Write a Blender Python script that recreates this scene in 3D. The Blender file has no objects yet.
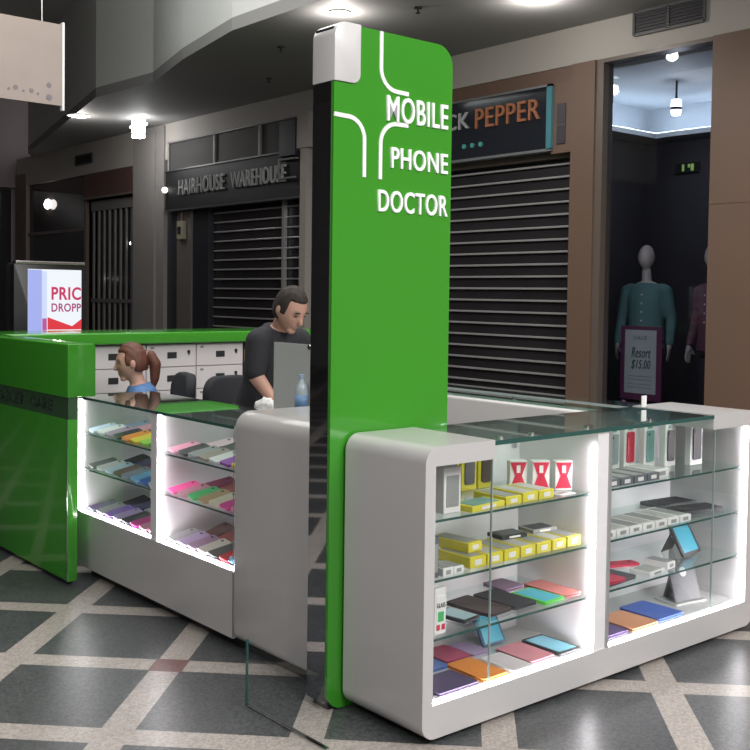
import bpy, bmesh, math, random
from mathutils import Vector, Matrix
random.seed(7)
C = bpy.context.scene.collection
SC = bpy.context.scene
PI = math.pi

# ------------------------------------------------------------------ camera
yaw, pit, rol = [math.radians(a) for a in (40.1278, -2.1303, 0.7672)]
fw = Vector((math.sin(yaw) * math.cos(pit), math.cos(yaw) * math.cos(pit), math.sin(pit)))
r0 = Vector((math.cos(yaw), -math.sin(yaw), 0)); u0 = r0.cross(fw)
rr = r0 * math.cos(rol) + u0 * math.sin(rol); uu = -r0 * math.sin(rol) + u0 * math.cos(rol)
cd = bpy.data.cameras.new('camera'); cam = bpy.data.objects.new('camera', cd); C.objects.link(cam)
mw = Matrix((rr, uu, -fw)).transposed().to_4x4(); mw.translation = Vector((0, 0, 1.55)); cam.matrix_world = mw
cd.sensor_width = 36; cd.lens = 1039.08 / 750 * 36; cd.shift_y = -0.056; cd.clip_end = 100
SC.camera = cam
SC.view_settings.view_transform = 'Standard'; SC.view_settings.look = 'None'
SC.view_settings.gamma = 1; SC.view_settings.use_curve_mapping = False
SC.view_settings.exposure = 0.0
SC.cycles.use_denoising = True
SC.cycles.max_bounces = 8; SC.cycles.transparent_max_bounces = 16
SC.cycles.caustics_reflective = False; SC.cycles.caustics_refractive = False
SC.cycles.sample_clamp_indirect = 4.0

# ------------------------------------------------------------------ world + mall lighting and added fill lamps
w = bpy.data.worlds.new('world'); SC.world = w; w.use_nodes = True
w.node_tree.nodes['Background'].inputs[0].default_value = (0.80, 0.78, 0.80, 1)
w.node_tree.nodes['Background'].inputs[1].default_value = 0.85

def area(name, loc, rot, sx, sy, power, col=(1, 1, 1)):
    l = bpy.data.lights.new(name, 'AREA'); l.shape = 'RECTANGLE'; l.size = sx; l.size_y = sy
    l.energy = power; l.color = col
    o = bpy.data.objects.new(name, l); C.objects.link(o); o.location = loc
    o.rotation_euler = [math.radians(a) for a in rot]
    return o
area('front_key_light', (2.6, -2.6, 5.2), (28, 0, 0), 5.0, 3.5, 740, (1, 0.98, 0.96))  # unseen area lamp added to make the -y faces brighter
area('overhead_fill_light', (3.2, 5.6, 4.66), (0, 0, 0), 2.6, 6.0, 170, (1, 0.97, 0.93))  # unseen overhead area lamp added as ambient fill
area('mall_ceiling_light', (5.0, 2.2, 3.9), (0, -20, 0), 0.8, 6.0, 60, (1, 0.93, 0.88))

area('raised_ceiling_fill', (4.3, 4.5, 4.35), (0, -135, 0), .4, 12, 60, (.95, 1, .98))  # unseen area lamp added to brighten the raised ceiling edge

area('left_side_fill', (-1.4, 2.0, 4.6), (0, -35, 0), 2.0, 2.5, 90, (1, .97, .95))  # unseen area lamp added to lift the counter faces towards -x

# ------------------------------------------------------------------ materials
_m = {}
def mat(name, col=(.8, .8, .8), rough=.5, metal=0., emit=0., coat=0., var=.04, scale=8., spec=.5, ecol=None):
    if name in _m: return _m[name]
    m = bpy.data.materials.new(name); m.use_nodes = True; nt = m.node_tree; b = nt.nodes['Principled BSDF']
    b.inputs['Roughness'].default_value = rough; b.inputs['Metallic'].default_value = metal
    b.inputs['Specular IOR Level'].default_value = spec
    if coat: b.inputs['Coat Weight'].default_value = coat; b.inputs['Coat Roughness'].default_value = .05
    if emit:
        b.inputs['Emission Color'].default_value = (*(ecol or col), 1); b.inputs['Emission Strength'].default_value = emit
    tc = nt.nodes.new('ShaderNodeTexCoord'); n = nt.nodes.new('ShaderNodeTexNoise'); n.inputs['Scale'].default_value = scale
    n.inputs['Detail'].default_value = 3
    nt.links.new(tc.outputs['Object'], n.inputs['Vector'])
    mx = nt.nodes.new('ShaderNodeMix'); mx.data_type = 'RGBA'
    mx.inputs['A'].default_value = (*[c * (1 - var) for c in col], 1)
    mx.inputs['B'].default_value = (*[min(1, c * (1 + var)) for c in col], 1)
    nt.links.new(n.outputs['Fac'], mx.inputs['Factor']); nt.links.new(mx.outputs['Result'], b.inputs['Base Color'])
    _m[name] = m
    return m
def glass(name, tint=(.95, .98, .96), refl=1.0, dirt=0.0, pale_sheen=0.0):
    if name in _m: return _m[name]
    m = bpy.data.materials.new(name); m.use_nodes = True; nt = m.node_tree; nt.nodes.clear()
    out = nt.nodes.new('ShaderNodeOutputMaterial'); t = nt.nodes.new('ShaderNodeBsdfTransparent'); t.inputs[0].default_value = (*tint, 1)
    g = nt.nodes.new('ShaderNodeBsdfGlossy'); g.inputs['Roughness'].default_value = .02; g.inputs[0].default_value = (.9, .95, .92, 1)
    f = nt.nodes.new('ShaderNodeFresnel'); f.inputs[0].default_value = 1.5
    k = nt.nodes.new('ShaderNodeMath'); k.operation = 'MULTIPLY_ADD'; k.inputs[1].default_value = refl; k.inputs[2].default_value = dirt; k.use_clamp = True
    mx = nt.nodes.new('ShaderNodeMixShader')
    geo = nt.nodes.new('ShaderNodeNewGeometry'); fr = nt.nodes.new('ShaderNodeMath'); fr.operation = 'SUBTRACT'; fr.inputs[0].default_value = 1; nt.links.new(geo.outputs['Backfacing'], fr.inputs[1])
    fm = nt.nodes.new('ShaderNodeMath'); fm.operation = 'MULTIPLY'
    nt.links.new(f.outputs[0], k.inputs[0]); nt.links.new(k.outputs[0], fm.inputs[0]); nt.links.new(fr.outputs[0], fm.inputs[1]); nt.links.new(fm.outputs[0], mx.inputs[0])
    df = nt.nodes.new('ShaderNodeBsdfDiffuse'); df.inputs[0].default_value = (.72, .78, .76, 1); m0 = nt.nodes.new('ShaderNodeMixShader'); m0.inputs[0].default_value = pale_sheen  # pale diffuse share painted in for a whitish reflection on the glass tops
    nt.links.new(t.outputs[0], m0.inputs[1]); nt.links.new(df.outputs[0], m0.inputs[2]); nt.links.new(m0.outputs[0], mx.inputs[1]); nt.links.new(g.outputs[0], mx.inputs[2]); nt.links.new(mx.outputs[0], out.inputs[0])
    _m[name] = m
    return m
WHITE = mat('white_gloss_laminate', (.53, .52, .52), .28, coat=.3, var=.02, scale=3)
INWHITE = mat('white_cabinet_interior', (.86, .82, .85), .5, var=.02)
GREEN = mat('green_gloss_acrylic', (.046, .28, .022), .16, coat=.5, var=.03, scale=2)
LED = mat('led_strip_light', (1, .98, 1), .5, emit=40.0, ecol=(1, .93, .97))
CLEAR = glass('clear_glass', (.97, .985, .98), 1.0)
SHELFG = glass('shelf_glass', (.93, .97, .96), 1.0, .02)
TOPG = glass('green_tinted_top_glass', (.80, .89, .85), 1.5, .08, .10)
WINDOWG = glass('shop_window_glass', (.80, .80, .84), .35)
GEDGE = mat('glass_edge', (.03, .09, .08), .2)
DARKP = mat('dark_plinth', (.03, .03, .035), .3)
BLACKM = mat('black_plastic', (.02, .02, .024), .4)
CHROME = mat('polished_steel', (.6, .6, .62), .15, metal=1)
MIRROR = mat('black_mirror_acrylic', (.50, .50, .52), .035, metal=1, var=.01)
LETTER = mat('white_letter', (.85, .85, .85), .4, emit=.12)

# ------------------------------------------------------------------ mesh helpers
def box(bm, c, s, bev=0.0, seg=2, rot=None):
    g = bmesh.ops.create_cube(bm, size=1)['verts']
    bmesh.ops.scale(bm, vec=s, verts=g)
    if bev:
        e = list({e for v in g for e in v.link_edges})
        r = bmesh.ops.bevel(bm, geom=e, offset=bev, segments=seg, affect='EDGES', profile=.5)
        g = list({v for f in r['faces'] for v in f.verts} | {v for v in g if v.is_valid})
    if rot is not None: bmesh.ops.rotate(bm, cent=(0, 0, 0), matrix=rot, verts=g)
    bmesh.ops.translate(bm, vec=c, verts=g)
    return g
def b3(bm, x0, x1, y0, y1, z0, z1, bev=0.0):
    return box(bm, ((x0 + x1) / 2, (y0 + y1) / 2, (z0 + z1) / 2), (abs(x1 - x0), abs(y1 - y0), abs(z1 - z0)), bev)
def rrect(x0, x1, y0, y1, r, n=6):
    """rounded rectangle outline; r is one radius or four (bl, br, tr, tl)"""
    if not isinstance(r, (tuple, list)): r = (r,) * 4
    pts = []
    for (cx, cy, q, a0) in ((x0, y0, r[0], 180), (x1, y0, r[1], 270), (x1, y1, r[2], 0), (x0, y1, r[3], 90)):
        if q < 1e-5: pts.append((cx, cy)); continue
        ox = cx + q if cx == x0 else cx - q; oy = cy + q if cy == y0 else cy - q
        for i in range(n + 1):
            a = math.radians(a0 + 90 * i / n); pts.append((ox + q * math.cos(a), oy + q * math.sin(a)))
    return pts
def prism(bm, pts, axis, a, b, bev=0.0):
    """extrude the outline along axis 'x' 'y' or 'z' from a to b"""
    def P(p, t): return {'y': (p[0], t, p[1]), 'x': (t, p[0], p[1]), 'z': (p[0], p[1], t)}[axis]
    lo = [bm.verts.new(P(p, a)) for p in pts]; hi = [bm.verts.new(P(p, b)) for p in pts]
    fs = [bm.faces.new(lo), bm.faces.new(hi[::-1])]
    for i in range(len(pts)):
        j = (i + 1) % len(pts); fs.append(bm.faces.new((lo[j], lo[i], hi[i], hi[j])))
    bmesh.ops.recalc_face_normals(bm, faces=fs)
    if bev:
        ed = [e for f in fs[:2] for e in f.edges]
        bmesh.ops.bevel(bm, geom=ed, offset=bev, segments=2, affect='EDGES', profile=.5)
def cyl(bm, p0, p1, r0, r1=None, n=16):
    r1 = r0 if r1 is None else r1; p0 = Vector(p0); p1 = Vector(p1); d = p1 - p0
    g = bmesh.ops.create_cone(bm, cap_ends=True, segments=n, radius1=r0, radius2=r1, depth=d.length)['verts']
    bmesh.ops.rotate(bm, cent=(0, 0, 0), matrix=Vector((0, 0, 1)).rotation_difference(d).to_matrix(), verts=g)
    bmesh.ops.translate(bm, vec=(p0 + p1) / 2, verts=g); return g
def ball(bm, c, r, sx=1, sy=1, sz=1, n=14):
    g = bmesh.ops.create_uvsphere(bm, u_segments=n, v_segments=max(8, n * 2 // 3), radius=r)['verts']
    bmesh.ops.scale(bm, vec=(sx, sy, sz), verts=g); bmesh.ops.translate(bm, vec=c, verts=g); return g
def capsule(bm, p0, p1, r0, r1):
    cyl(bm, p0, p1, r0, r1, 14); ball(bm, p0, r0); ball(bm, p1, r1)
def lathe(bm, prof, c=(0, 0, 0), n=20):
    rings = [[bm.verts.new((c[0] + r * math.cos(2 * PI * i / n), c[1] + r * math.sin(2 * PI * i / n), c[2] + z)) for i in range(n)] for r, z in prof]
    for a, b in zip(rings, rings[1:]):
        for i in range(n): bm.faces.new((a[i], a[(i + 1) % n], b[(i + 1) % n], b[i]))
    bm.faces.new(rings[0][::-1]); bm.faces.new(rings[-1])
def ribbon(bm, pts, w, y0, y1, axis='y'):
    """flat strip of width w following pts in a plane, extruded y0..y1"""
    n = len(pts); L = []; R = []
    for i, p in enumerate(pts):
        a = Vector(pts[max(0, i - 1)]); b = Vector(pts[min(n - 1, i + 1)]); d = (b - a).normalized(); q = Vector((-d.y, d.x)) * w / 2
        L.append(Vector(p) + q); R.append(Vector(p) - q)
    prism(bm, [tuple(v) for v in L + R[::-1]], axis, y0, y1)
NB = bmesh.new
def obj(name, bm, m, parent=None, smooth=None, loc=None, rot=None):
    me = bpy.data.meshes.new(name); bm.normal_update(); bm.to_mesh(me); bm.free()
    me.materials.append(m)
    o = bpy.data.objects.new(name, me); C.objects.link(o)
    if parent: o.parent = parent
    if loc: o.location = loc
    if rot: o.rotation_euler = rot
    if smooth:
        me.shade_smooth()
        if smooth is not True: me.set_sharp_from_angle(angle=math.radians(smooth))
    return o
def tag(o, label, cat, group=None, kind=None):
    if label: o['label'] = label
    if cat: o['category'] = cat
    if group: o['group'] = group
    if kind: o['kind'] = kind
    return o
def thing(name, label, cat, loc=(0, 0, 0), rotz=0, group=None):
    o = bpy.data.objects.new(name, None); C.objects.link(o); o.location = loc; o.rotation_euler = (0, 0, rotz)
    o.empty_display_size = .1
    return tag(o, label, cat, group)
def struct(name, bm, m, parent=None, smooth=None):
    o = obj(name, bm, m, parent, smooth)
    if not parent: o['kind'] = 'structure'
    return o
def textm(name, body, w, h, m, parent, loc, rot, ext=.004, bold=0.0, shear=0.0):
    cu = bpy.data.curves.new(name, 'FONT'); cu.body = body; cu.offset = bold; cu.extrude = .02; cu.resolution_u = 4; cu.shear = shear
    cu.space_character = 1.08
    t = bpy.data.objects.new(name, cu); C.objects.link(t); dg = bpy.context.evaluated_depsgraph_get(); dg.update()
    me = bpy.data.meshes.new_from_object(t.evaluated_get(dg)); bpy.data.objects.remove(t); bpy.data.curves.remove(cu)
    xs = [v.co.x for v in me.vertices]; ys = [v.co.y for v in me.vertices]
    x0, x1, y0, y1 = min(xs), max(xs), min(ys), max(ys)
    for v in me.vertices:
        v.co.x = (v.co.x - x0) / (x1 - x0) * w; v.co.y = (v.co.y - y0) / (y1 - y0) * h; v.co.z = v.co.z / .02 * ext
    me.materials.clear(); me.materials.append(m)
    o = bpy.data.objects.new(name, me); C.objects.link(o); o.location = loc; o.rotation_euler = rot
    if parent: o.parent = parent
    return o
FX = (PI / 2, 0, -PI / 2)   # writing that faces -x, reads towards -y
FY = (PI / 2, 0, 0)         # writing that faces -y, reads towards +x

# ------------------------------------------------------------------ floor
def floor_material():
    m = bpy.data.materials.new('terrazzo_floor'); m.use_nodes = True; nt = m.node_tree; b = nt.nodes['Principled BSDF']
    N = nt.nodes.new; Lk = nt.links.new
    geo = N('ShaderNodeNewGeometry'); sp = N('ShaderNodeSeparateXYZ'); Lk(geo.outputs['Position'], sp.inputs[0])
    def mth(op, a, bb=None, c=None):
        n = N('ShaderNodeMath'); n.operation = op
        for i, v in enumerate((a, bb, c)):
            if v is None: continue
            if isinstance(v, (int, float)): n.inputs[i].default_value = v
            else: Lk(v, n.inputs[i])
        return n.outputs[0]
    x, y = sp.outputs[0], sp.outputs[1]
    s = mth('ADD', x, y); d = mth('SUBTRACT', y, x)
    def band(v, off, per, wd):
        t = mth('FLOORED_MODULO', mth('ADD', mth('SUBTRACT', v, off), wd / 2), per)
        return mth('LESS_THAN', t, wd)
    bs = band(s, 5.9, .985, .175); bd = band(d, 1.69, .95, .175)
    st = mth('MAXIMUM', bs, bd)
    rx = mth('LESS_THAN', mth('ABSOLUTE', mth('SUBTRACT', s, 5.9)), .1); ry = mth('LESS_THAN', mth('ABSOLUTE', mth('SUBTRACT', d, 1.69)), .1)
    red = mth('MULTIPLY', rx, ry)
    vo = N('ShaderNodeTexVoronoi'); vo.inputs['Scale'].default_value = 110; Lk(geo.outputs['Position'], vo.inputs['Vector'])
    no = N('ShaderNodeTexNoise'); no.inputs['Scale'].default_value = 2.5; no.inputs['Detail'].default_value = 6; Lk(geo.outputs['Position'], no.inputs['Vector'])
    hs = N('ShaderNodeSeparateColor'); Lk(vo.outputs['Color'], hs.inputs[0])
    def ramp(fac, c0, c1, a=.0, e=1.):
        r = N('ShaderNodeValToRGB'); r.color_ramp.elements[0].color = (*c0, 1); r.color_ramp.elements[1].color = (*c1, 1)
        r.color_ramp.elements[0].position = a; r.color_ramp.elements[1].position = e; Lk(fac, r.inputs[0]); return r.outputs[0]
    mixf = mth('MULTIPLY_ADD', hs.outputs[0], .6, mth('MULTIPLY', no.outputs['Fac'], .4))
    dark = ramp(mixf, (.034, .037, .040), (.110, .115, .120), .15, .95)
    lite = ramp(mixf, (.26, .23, .21), (.44, .40, .37), .1, .8)
    brown = ramp(mixf, (.10, .045, .04), (.2, .10, .09))
    def mix(f, a, c):
        n = N('ShaderNodeMix'); n.data_type = 'RGBA'; Lk(f, n.inputs['Factor']); Lk(a, n.inputs['A']); Lk(c, n.inputs['B']); return n.outputs['Result']
    col = mix(red, mix(st, dark, lite), brown)
    Lk(col, b.inputs['Base Color'])
    Lk(mth('MULTIPLY_ADD', no.outputs['Fac'], .12, .28), b.inputs['Roughness'])
    return m
bm = NB(); b3(bm, -9, 20, -8, 32, -.1, 0); struct('floor', bm, floor_material())

# ------------------------------------------------------------------ ceilings
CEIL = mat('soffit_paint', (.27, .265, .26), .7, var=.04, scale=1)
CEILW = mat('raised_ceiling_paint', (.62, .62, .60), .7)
MAUVE = mat('mauve_grey_bulkhead', (.24, .20, .20), .7, var=.05, scale=.6)
FASC = mat('beige_fascia_paint', (.40, .375, .345), .7, var=.05, scale=.7)
edge = [(5.28, -6), (5.28, 8.4), (5.55, 9.8), (5.9, 11.1), (5.82, 12.46), (7.3, 18.4), (7.9, 19.45)]
bm = NB()
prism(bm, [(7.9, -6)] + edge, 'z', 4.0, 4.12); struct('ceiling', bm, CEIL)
bm = NB()
for (a, b) in zip(edge[:-2], edge[1:-1]):
    a = Vector(a); b = Vector(b); d = (b - a).normalized(); n = Vector((d.y, -d.x)) * .05
    prism(bm, [tuple(a), tuple(b), tuple(b + n), tuple(a + n)], 'z', 4.12, 5.6)
struct('trim_1', bm, CEILW)
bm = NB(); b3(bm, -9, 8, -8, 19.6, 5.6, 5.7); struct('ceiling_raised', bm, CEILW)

# ------------------------------------------------------------------ shop front wall at x = 7.5
BROWN = mat('brown_cladding', (.145, .092, .066), .45, var=.06, scale=1.2)
DBROWN = mat('bronze_frame', (.12, .095, .08), .4)
GREYC = mat('grey_column_render', (.25, .235, .225), .6, var=.05, scale=1)
DGLASS = mat('dark_shop_glass', (.018, .019, .024), .08, var=.1)
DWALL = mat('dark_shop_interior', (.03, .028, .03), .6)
bm = NB()
b3(bm, 7.5, 7.9, -6, 10.1, 3.66, 4.0); b3(bm, 7.5, 7.9, 10.1, 13.65, 3.72, 4.0); b3(bm, 7.5, 7.9, 13.65, 19.45, 3.48, 4.0)
struct('wall_right', bm, FASC)
bm = NB(); b3(bm, 7.46, 7.9, -6, 4.70, 0, 3.655); b3(bm, 7.455, 7.47, -6, 4.70, 2.31, 2.322); struct('wall_right_brown_pier', bm, BROWN)
bm = NB(); b3(bm, 7.46, 7.64, 5.87, 6.13, 0, 3.655); b3(bm, 7.5, 7.9, 6.13, 10.0, 3.52, 3.655)
b3(bm, 7.46, 7.52, 6.13, 6.36, 2.87, 3.52); struct('wall_right_brown_column', bm, BROWN)
bm = NB(); b3(bm, 7.475, 7.9, 13.72, 14.62, 0, 3.98); b3(bm, 7.44, 7.52, 13.95, 14.62, 0, 3.9); struct('wall_right_grey_column', bm, GREYC)
bm = NB(); b3(bm, 7.48, 7.9, 18.95, 19.45, 0, 3.7); struct('wall_right_far_column', bm, mat('tan_column', (.2, .16, .14), .6))
bm = NB(); b3(bm, 7.42, 7.52, 10.13, 10.25, 0, 3.4); b3(bm, 7.40, 7.54, 10.06, 10.3, 3.3, 3.72); struct('wall_right_slim_post', bm, mat('cream_post', (.36, .33, .30), .5))
# end of the mall and the far side
bm = NB(); b3(bm, -9, 7.9, 19.5, 19.8, 3.47, 5.7); b3(bm, -9, 7.9, 19.7, 19.8, 0, 3.47); struct('wall_far', bm, MAUVE)
bm = NB(); b3(bm, -9, 7.45, 19.6, 19.7, 0, 3.45); struct('window_1', bm, DGLASS)
bm = NB(); b3(bm, -9, -8.8, -8, 19.5, 0, 5.6); struct('wall_left', bm, mat('far_side_wall', (.28, .27, .27), .6))
for i, y in enumerate((-3, 1.5, 6, 10.5)):
    bm = NB(); b3(bm, -8.8, -8.75, y, y + 3.6, 0.1, 2.9); struct('window_%d' % (10 + i), bm, mat('far_side_glass', (.02, .02, .025), .1))

# ceiling fittings
SPOT = mat('lamp_face', (1, 1, 1), .5, emit=30)
def downlight(label, x, y, z, r=.075, w=20, grp='round downlights in the soffit'):
    t = thing('ceiling_downlight', label, 'downlight', (x, y, z), 0, grp)
    bm = NB(); lathe(bm, [(r, -.012), (r * 1.35, -.012), (r * 1.35, 0), (r, 0)]); obj('trim_ring', bm, mat('lamp_trim', (.6, .6, .6), .4), t)
    bm = NB(); cyl(bm, (0, 0, -.016), (0, 0, -.012), r * .95); obj('lamp', bm, SPOT, t)
    l = bpy.data.lights.new('lamp_glow', 'POINT'); l.energy = w; l.shadow_soft_size = .06; l.color = (1, .95, .9)
    lo = bpy.data.objects.new('lamp_glow', l); C.objects.link(lo); lo.parent = t; lo.location = (0, 0, -.15)
    return t
downlight('round downlight in the soffit above the shop with the orange lettering', 6.58, 5.80, 4.0, .06, 16)
downlight('downlight hidden beside the white cap at the top of the green tower', 5.62, 7.2, 4.0, .07, 16)
downlight('small downlight at the bend of the soffit, left of the bright square lamp', 6.24, 13.9, 4.0, .12, 12)
t = thing('square_downlight', 'bright square surface lamp on the soffit above the tall grey column', 'ceiling lamp', (6.95, 13.5, 4.0))
bm = NB(); b3(bm, -.07, .07, -.07, .07, -.22, 0, .01); obj('lamp_body', bm, mat('lamp_body_glow', (1, 1, 1), .5, emit=9), t)
bm = NB(); b3(bm, -.07, .07, -.07, .07, -.28, -.235, .01); obj('reflector', bm, SPOT, t)
bm = NB(); b3(bm, -.075, .075, -.075, .075, -.236, -.219); obj('band', bm, BLACKM, t)
bm = NB(); b3(bm, -.02, .02, -.22, .22, -.12, -.095); obj('side_arm', bm, SPOT, t)
l = bpy.data.lights.new('lamp_glow', 'POINT'); l.energy = 7; l.shadow_soft_size = .1
lo = bpy.data.objects.new('lamp_glow', l); C.objects.link(lo); lo.parent = t; lo.location = (0, 0, -.55)
for lab, x, y in (('upper of two small sprinkler heads in the soffit left of the tower', 5.98, 8.6), ('lower of two small sprinkler heads in the soffit left of the tower', 6.75, 9.95),
                  ('lone sprinkler head in the soffit right of the tower top', 6.02, 6.63)):
    t = thing('sprinkler_head', lab, 'sprinkler', (x, y, 4.0), 0, 'sprinklers')
    bm = NB(); cyl(bm, (0, 0, 0), (0, 0, -.012), .035); obj('escutcheon', bm, BLACKM, t)
    bm = NB(); cyl(bm, (0, 0, -.012), (0, 0, -.05), .01); cyl(bm, (0, 0, -.05), (0, 0, -.054), .022); obj('nozzle', bm, BLACKM, t)
def grille(name, label, x, y0, y1, z0, z1, cols, n):
    t = thing(name, label, 'air vent', (x, (y0 + y1) / 2, z0)); h = (y1 - y0) / 2; zz = z1 - z0
    bm = NB(); b3(bm, .0, .012, -h, h, 0, zz); obj('backing', bm, mat('vent_dark', (.012, .012, .016), .6), t)
    bm = NB()
    for k in range(cols + 1):
        yy = -h + 2 * h * k / cols; b3(bm, -.012, 0, yy - .012, yy + .012, 0, zz)
    b3(bm, -.012, 0, -h, h, -.012, .012); b3(bm, -.012, 0, -h, h, zz - .012, zz + .012); obj('frame', bm, mat('vent_frame', (.07, .068, .072), .5), t)
    bm = NB()
    for k in range(1, n): box(bm, (-.006, 0, zz * k / n), (.012, 2 * h, .006), rot=None)
    obj('slats', bm, mat('vent_slat', (.022, .022, .028), .5), t)
grille('air_vent', 'dark louvred air vent high on the beige fascia', 7.485, 4.80, 5.48, 3.80, 3.99, 2, 7)
grille('air_vent', 'small square air vent on the fascia left of the grey column', 7.485, 16.15, 16.8, 3.66, 3.81, 1, 6)

# ------------------------------------------------------------------ shop fronts
BAR = mat('shutter_bar_steel', (.50, .49, .49), .32, metal=.45)
SHPAN = mat('shutter_perforated_panel', (.022, .02, .023), .35, var=.5, scale=1.5)
def shutter(name, label, x, y0, y1, z1, pitch, posts=(), bottom=.12):
    t = thing(name, label, 'roller shutter', (x, (y0 + y1) / 2, 0)); h = (y1 - y0) / 2
    bm = NB(); b3(bm, .03, .045, -h, h, bottom, z1); obj('curtain', bm, SHPAN, t)
    bm = NB(); k = 0
    while z1 - pitch * (k + .6) > bottom:
        box(bm, (0.01, 0, z1 - pitch * (k + .6)), (.03, 2 * h, .020), .004); k += 1
    obj('slats', bm, BAR, t)
    bm = NB(); b3(bm, -.01, .04, -h, h, 0, bottom); obj('bottom_rail', bm, BAR, t)
    for p in posts:
        bm = NB(); b3(bm, -.03, .02, p - .025 - (y0 + y1) / 2, p + .025 - (y0 + y1) / 2, 0, z1); obj('guide_rail', bm, BAR, t)
    return t
shutter('roller_shutter', 'closed barred roller shutter under the sign with the orange lettering', 7.62, 6.13, 9.98, 2.86, .1165)
shutter('roller_shutter', 'closed barred roller shutter under the black hair shop sign', 7.62, 10.26, 12.55, 2.72, .130, (10.84,))
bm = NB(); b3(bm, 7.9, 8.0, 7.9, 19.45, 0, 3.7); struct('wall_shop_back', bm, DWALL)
bm = NB(); b3(bm, 7.56, 7.9, 6.13, 10.0, 2.84, 2.92); b3(bm, 7.54, 7.6, 6.13, 6.20, 0, 2.9); b3(bm, 7.56, 7.9, 10.0, 10.1, 0, 3.6)
struct('trim_2', bm, DBROWN)
# sign BLACK PEPPER
t = thing('shop_sign', 'dark lit sign box reading BLACK PEPPER with orange and white letters', 'sign', (7.46, 8.1, 2.92))
def L_(y): return y - 8.1
bm = NB(); b3(bm, -.02, .06, L_(6.40), L_(9.9), 0, .57); obj('panel', bm, mat('sign_dark_gloss', (.018, .021, .028), .12, coat=.4), t)
bm = NB(); b3(bm, -.03, .06, L_(6.34), L_(6.40), -.01, .59); obj('end_cap', bm, mat('teal_sign_edge', (.06, .22, .26), .3), t)
bm = NB(); b3(bm, -.03, .06, L_(6.34), L_(9.95), .57, .59); b3(bm, -.03, .06, L_(6.34), L_(9.95), -.025, 0); obj('sign_rim', bm, mat('sign_rim_silver', (.25, .27, .27), .35, metal=.5), t)
textm('white_lettering', 'BLACK', .80, .165, mat('sign_white', (.34, .34, .34), .5, emit=.05), t, (-.03, L_(8.20), .30), FX, .01, 0)
textm('orange_lettering', 'PEPPER', .83, .19, mat('sign_orange', (.32, .12, .055), .5, emit=.07), t, (-.03, L_(7.31), .285), FX, .01, .0)
for k in range(3):
    bm = NB(); cyl(bm, (-.035, L_(7.47 - k * .115), .125), (-.02, L_(7.47 - k * .115), .125), .024, n=20); obj('dot', bm, mat('sign_teal', (.05, .25, .22), .5, emit=.15), t)
t = thing('notice_board', 'narrow dark slot panel on the brown jamb beside the orange sign', 'panel', (7.455, 6.24, 2.95))
bm = NB(); b3(bm, -.006, .005, -.05, .05, 0, .37, .003); obj('board', bm, mat('slot_dark', (.05, .045, .055), .3), t)
bm = NB(); b3(bm, -.01, -.006, -.05, .05, .17, .18); obj('divider', bm, DBROWN, t)
# HAIRHOUSE WAREHOUSE
t = thing('shop_sign', 'black fascia sign with grey letters reading HAIRHOUSE WAREHOUSE', 'sign', (7.44, 11.9, 2.86))
def L_(y): return y - 11.9
bm = NB(); b3(bm, 0, .1, L_(10.3), L_(13.6), -.13, .42); obj('panel', bm, mat('black_sign_panel', (.008, .009, .011), .55), t)
bm = NB(); b3(bm, -.02, .1, L_(10.26), L_(13.62), .42, .44); b3(bm, -.02, .1, L_(10.26), L_(13.62), -.15, -.13); obj('sign_rim', bm, mat('dull_steel', (.12, .12, .125), .4, metal=.5), t)
textm('first_word', 'HAIRHOUSE', 1.20, .215, mat('sign_grey_letters', (.36, .37, .37), .5), t, (-.015, L_(13.18), .065), FX, .015, .0)
textm('second_word', 'WAREHOUSE', 1.24, .215, mat('sign_grey_letters'), t, (-.015, L_(11.80), .065), FX, .015, .0)
bm = NB()
b3(bm, 7.5, 7.55, 10.3, 13.6, 3.3, 3.72); struct('window_2', bm, mat('upper_panel_dark', (.055, .052, .050), .7))
bm = NB()
for y in (11.22, 12.32, 10.3, 13.58): b3(bm, 7.47, 7.5, y - .02, y + .02, 3.3, 3.72)
b3(bm, 7.47, 7.5, 10.3, 13.6, 3.70, 3.72); struct('trim_3', bm, mat('mullion_grey', (.25, .24, .23), .5))
t = thing('wall_speaker', 'dark square box fixed at the upper right end of the hair shop fascia', 'box', (7.44, 10.5, 3.12))
bm = NB(); b3(bm, -.06, .03, -.18, .14, .10, .55, .01); obj('housing', bm, mat('navy_box', (.02, .024, .034), .4), t)
bm = NB(); b3(bm, -.055, 0, -.20, .17, .06, .08); b3(bm, -.055, -.04, .15, .17, -.15, .06); b3(bm, -.055, -.04, -.2, .17, -.17, -.15); obj('bracket', bm, mat('bracket_grey', (.16, .16, .16), .5), t)
bm = NB(); b3(bm, 7.55, 7.9, 12.58, 13.0, 0, 2.72); struct('wall_hair_shop_dark', bm, mat('hair_dark', (.02, .02, .026), .4))
bm = NB(); b3(bm, 7.52, 7.9, 13.0, 13.4, 0, 2.72); struct('wall_hair_shop_panel', bm, mat('hair_beige', (.13, .12, .11), .6))
bm = NB(); b3(bm, 7.54, 7.9, 13.4, 13.73, 0, 3.74); struct('wall_hair_shop_recess', bm, mat('hair_recess', (.03, .03, .04), .4))
t = thing('key_switch', 'small cream key switch box on the panel beside the hair shop shutter', 'switch box', (7.50, 13.22, 2.30))
bm = NB(); b3(bm, -.04, .02, -.09, .09, 0, .26, .01); obj('housing', bm, mat('switch_cream', (.30, .28, .20), .5), t)
bm = NB(); b3(bm, -.05, -.04, -.03, .05, .08, .18); obj('switch_face', bm, BLACKM, t)
bm = NB(); cyl(bm, (-.01, 0, .26), (-.01, 0, .38), .014); obj('conduit', bm, mat('conduit_red', (.2, .1, .09), .5), t)
t = thing('wall_lamp', 'small glowing round lamp at the left end of the hair shop sign', 'lamp', (7.42, 13.55, 3.0))
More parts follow.
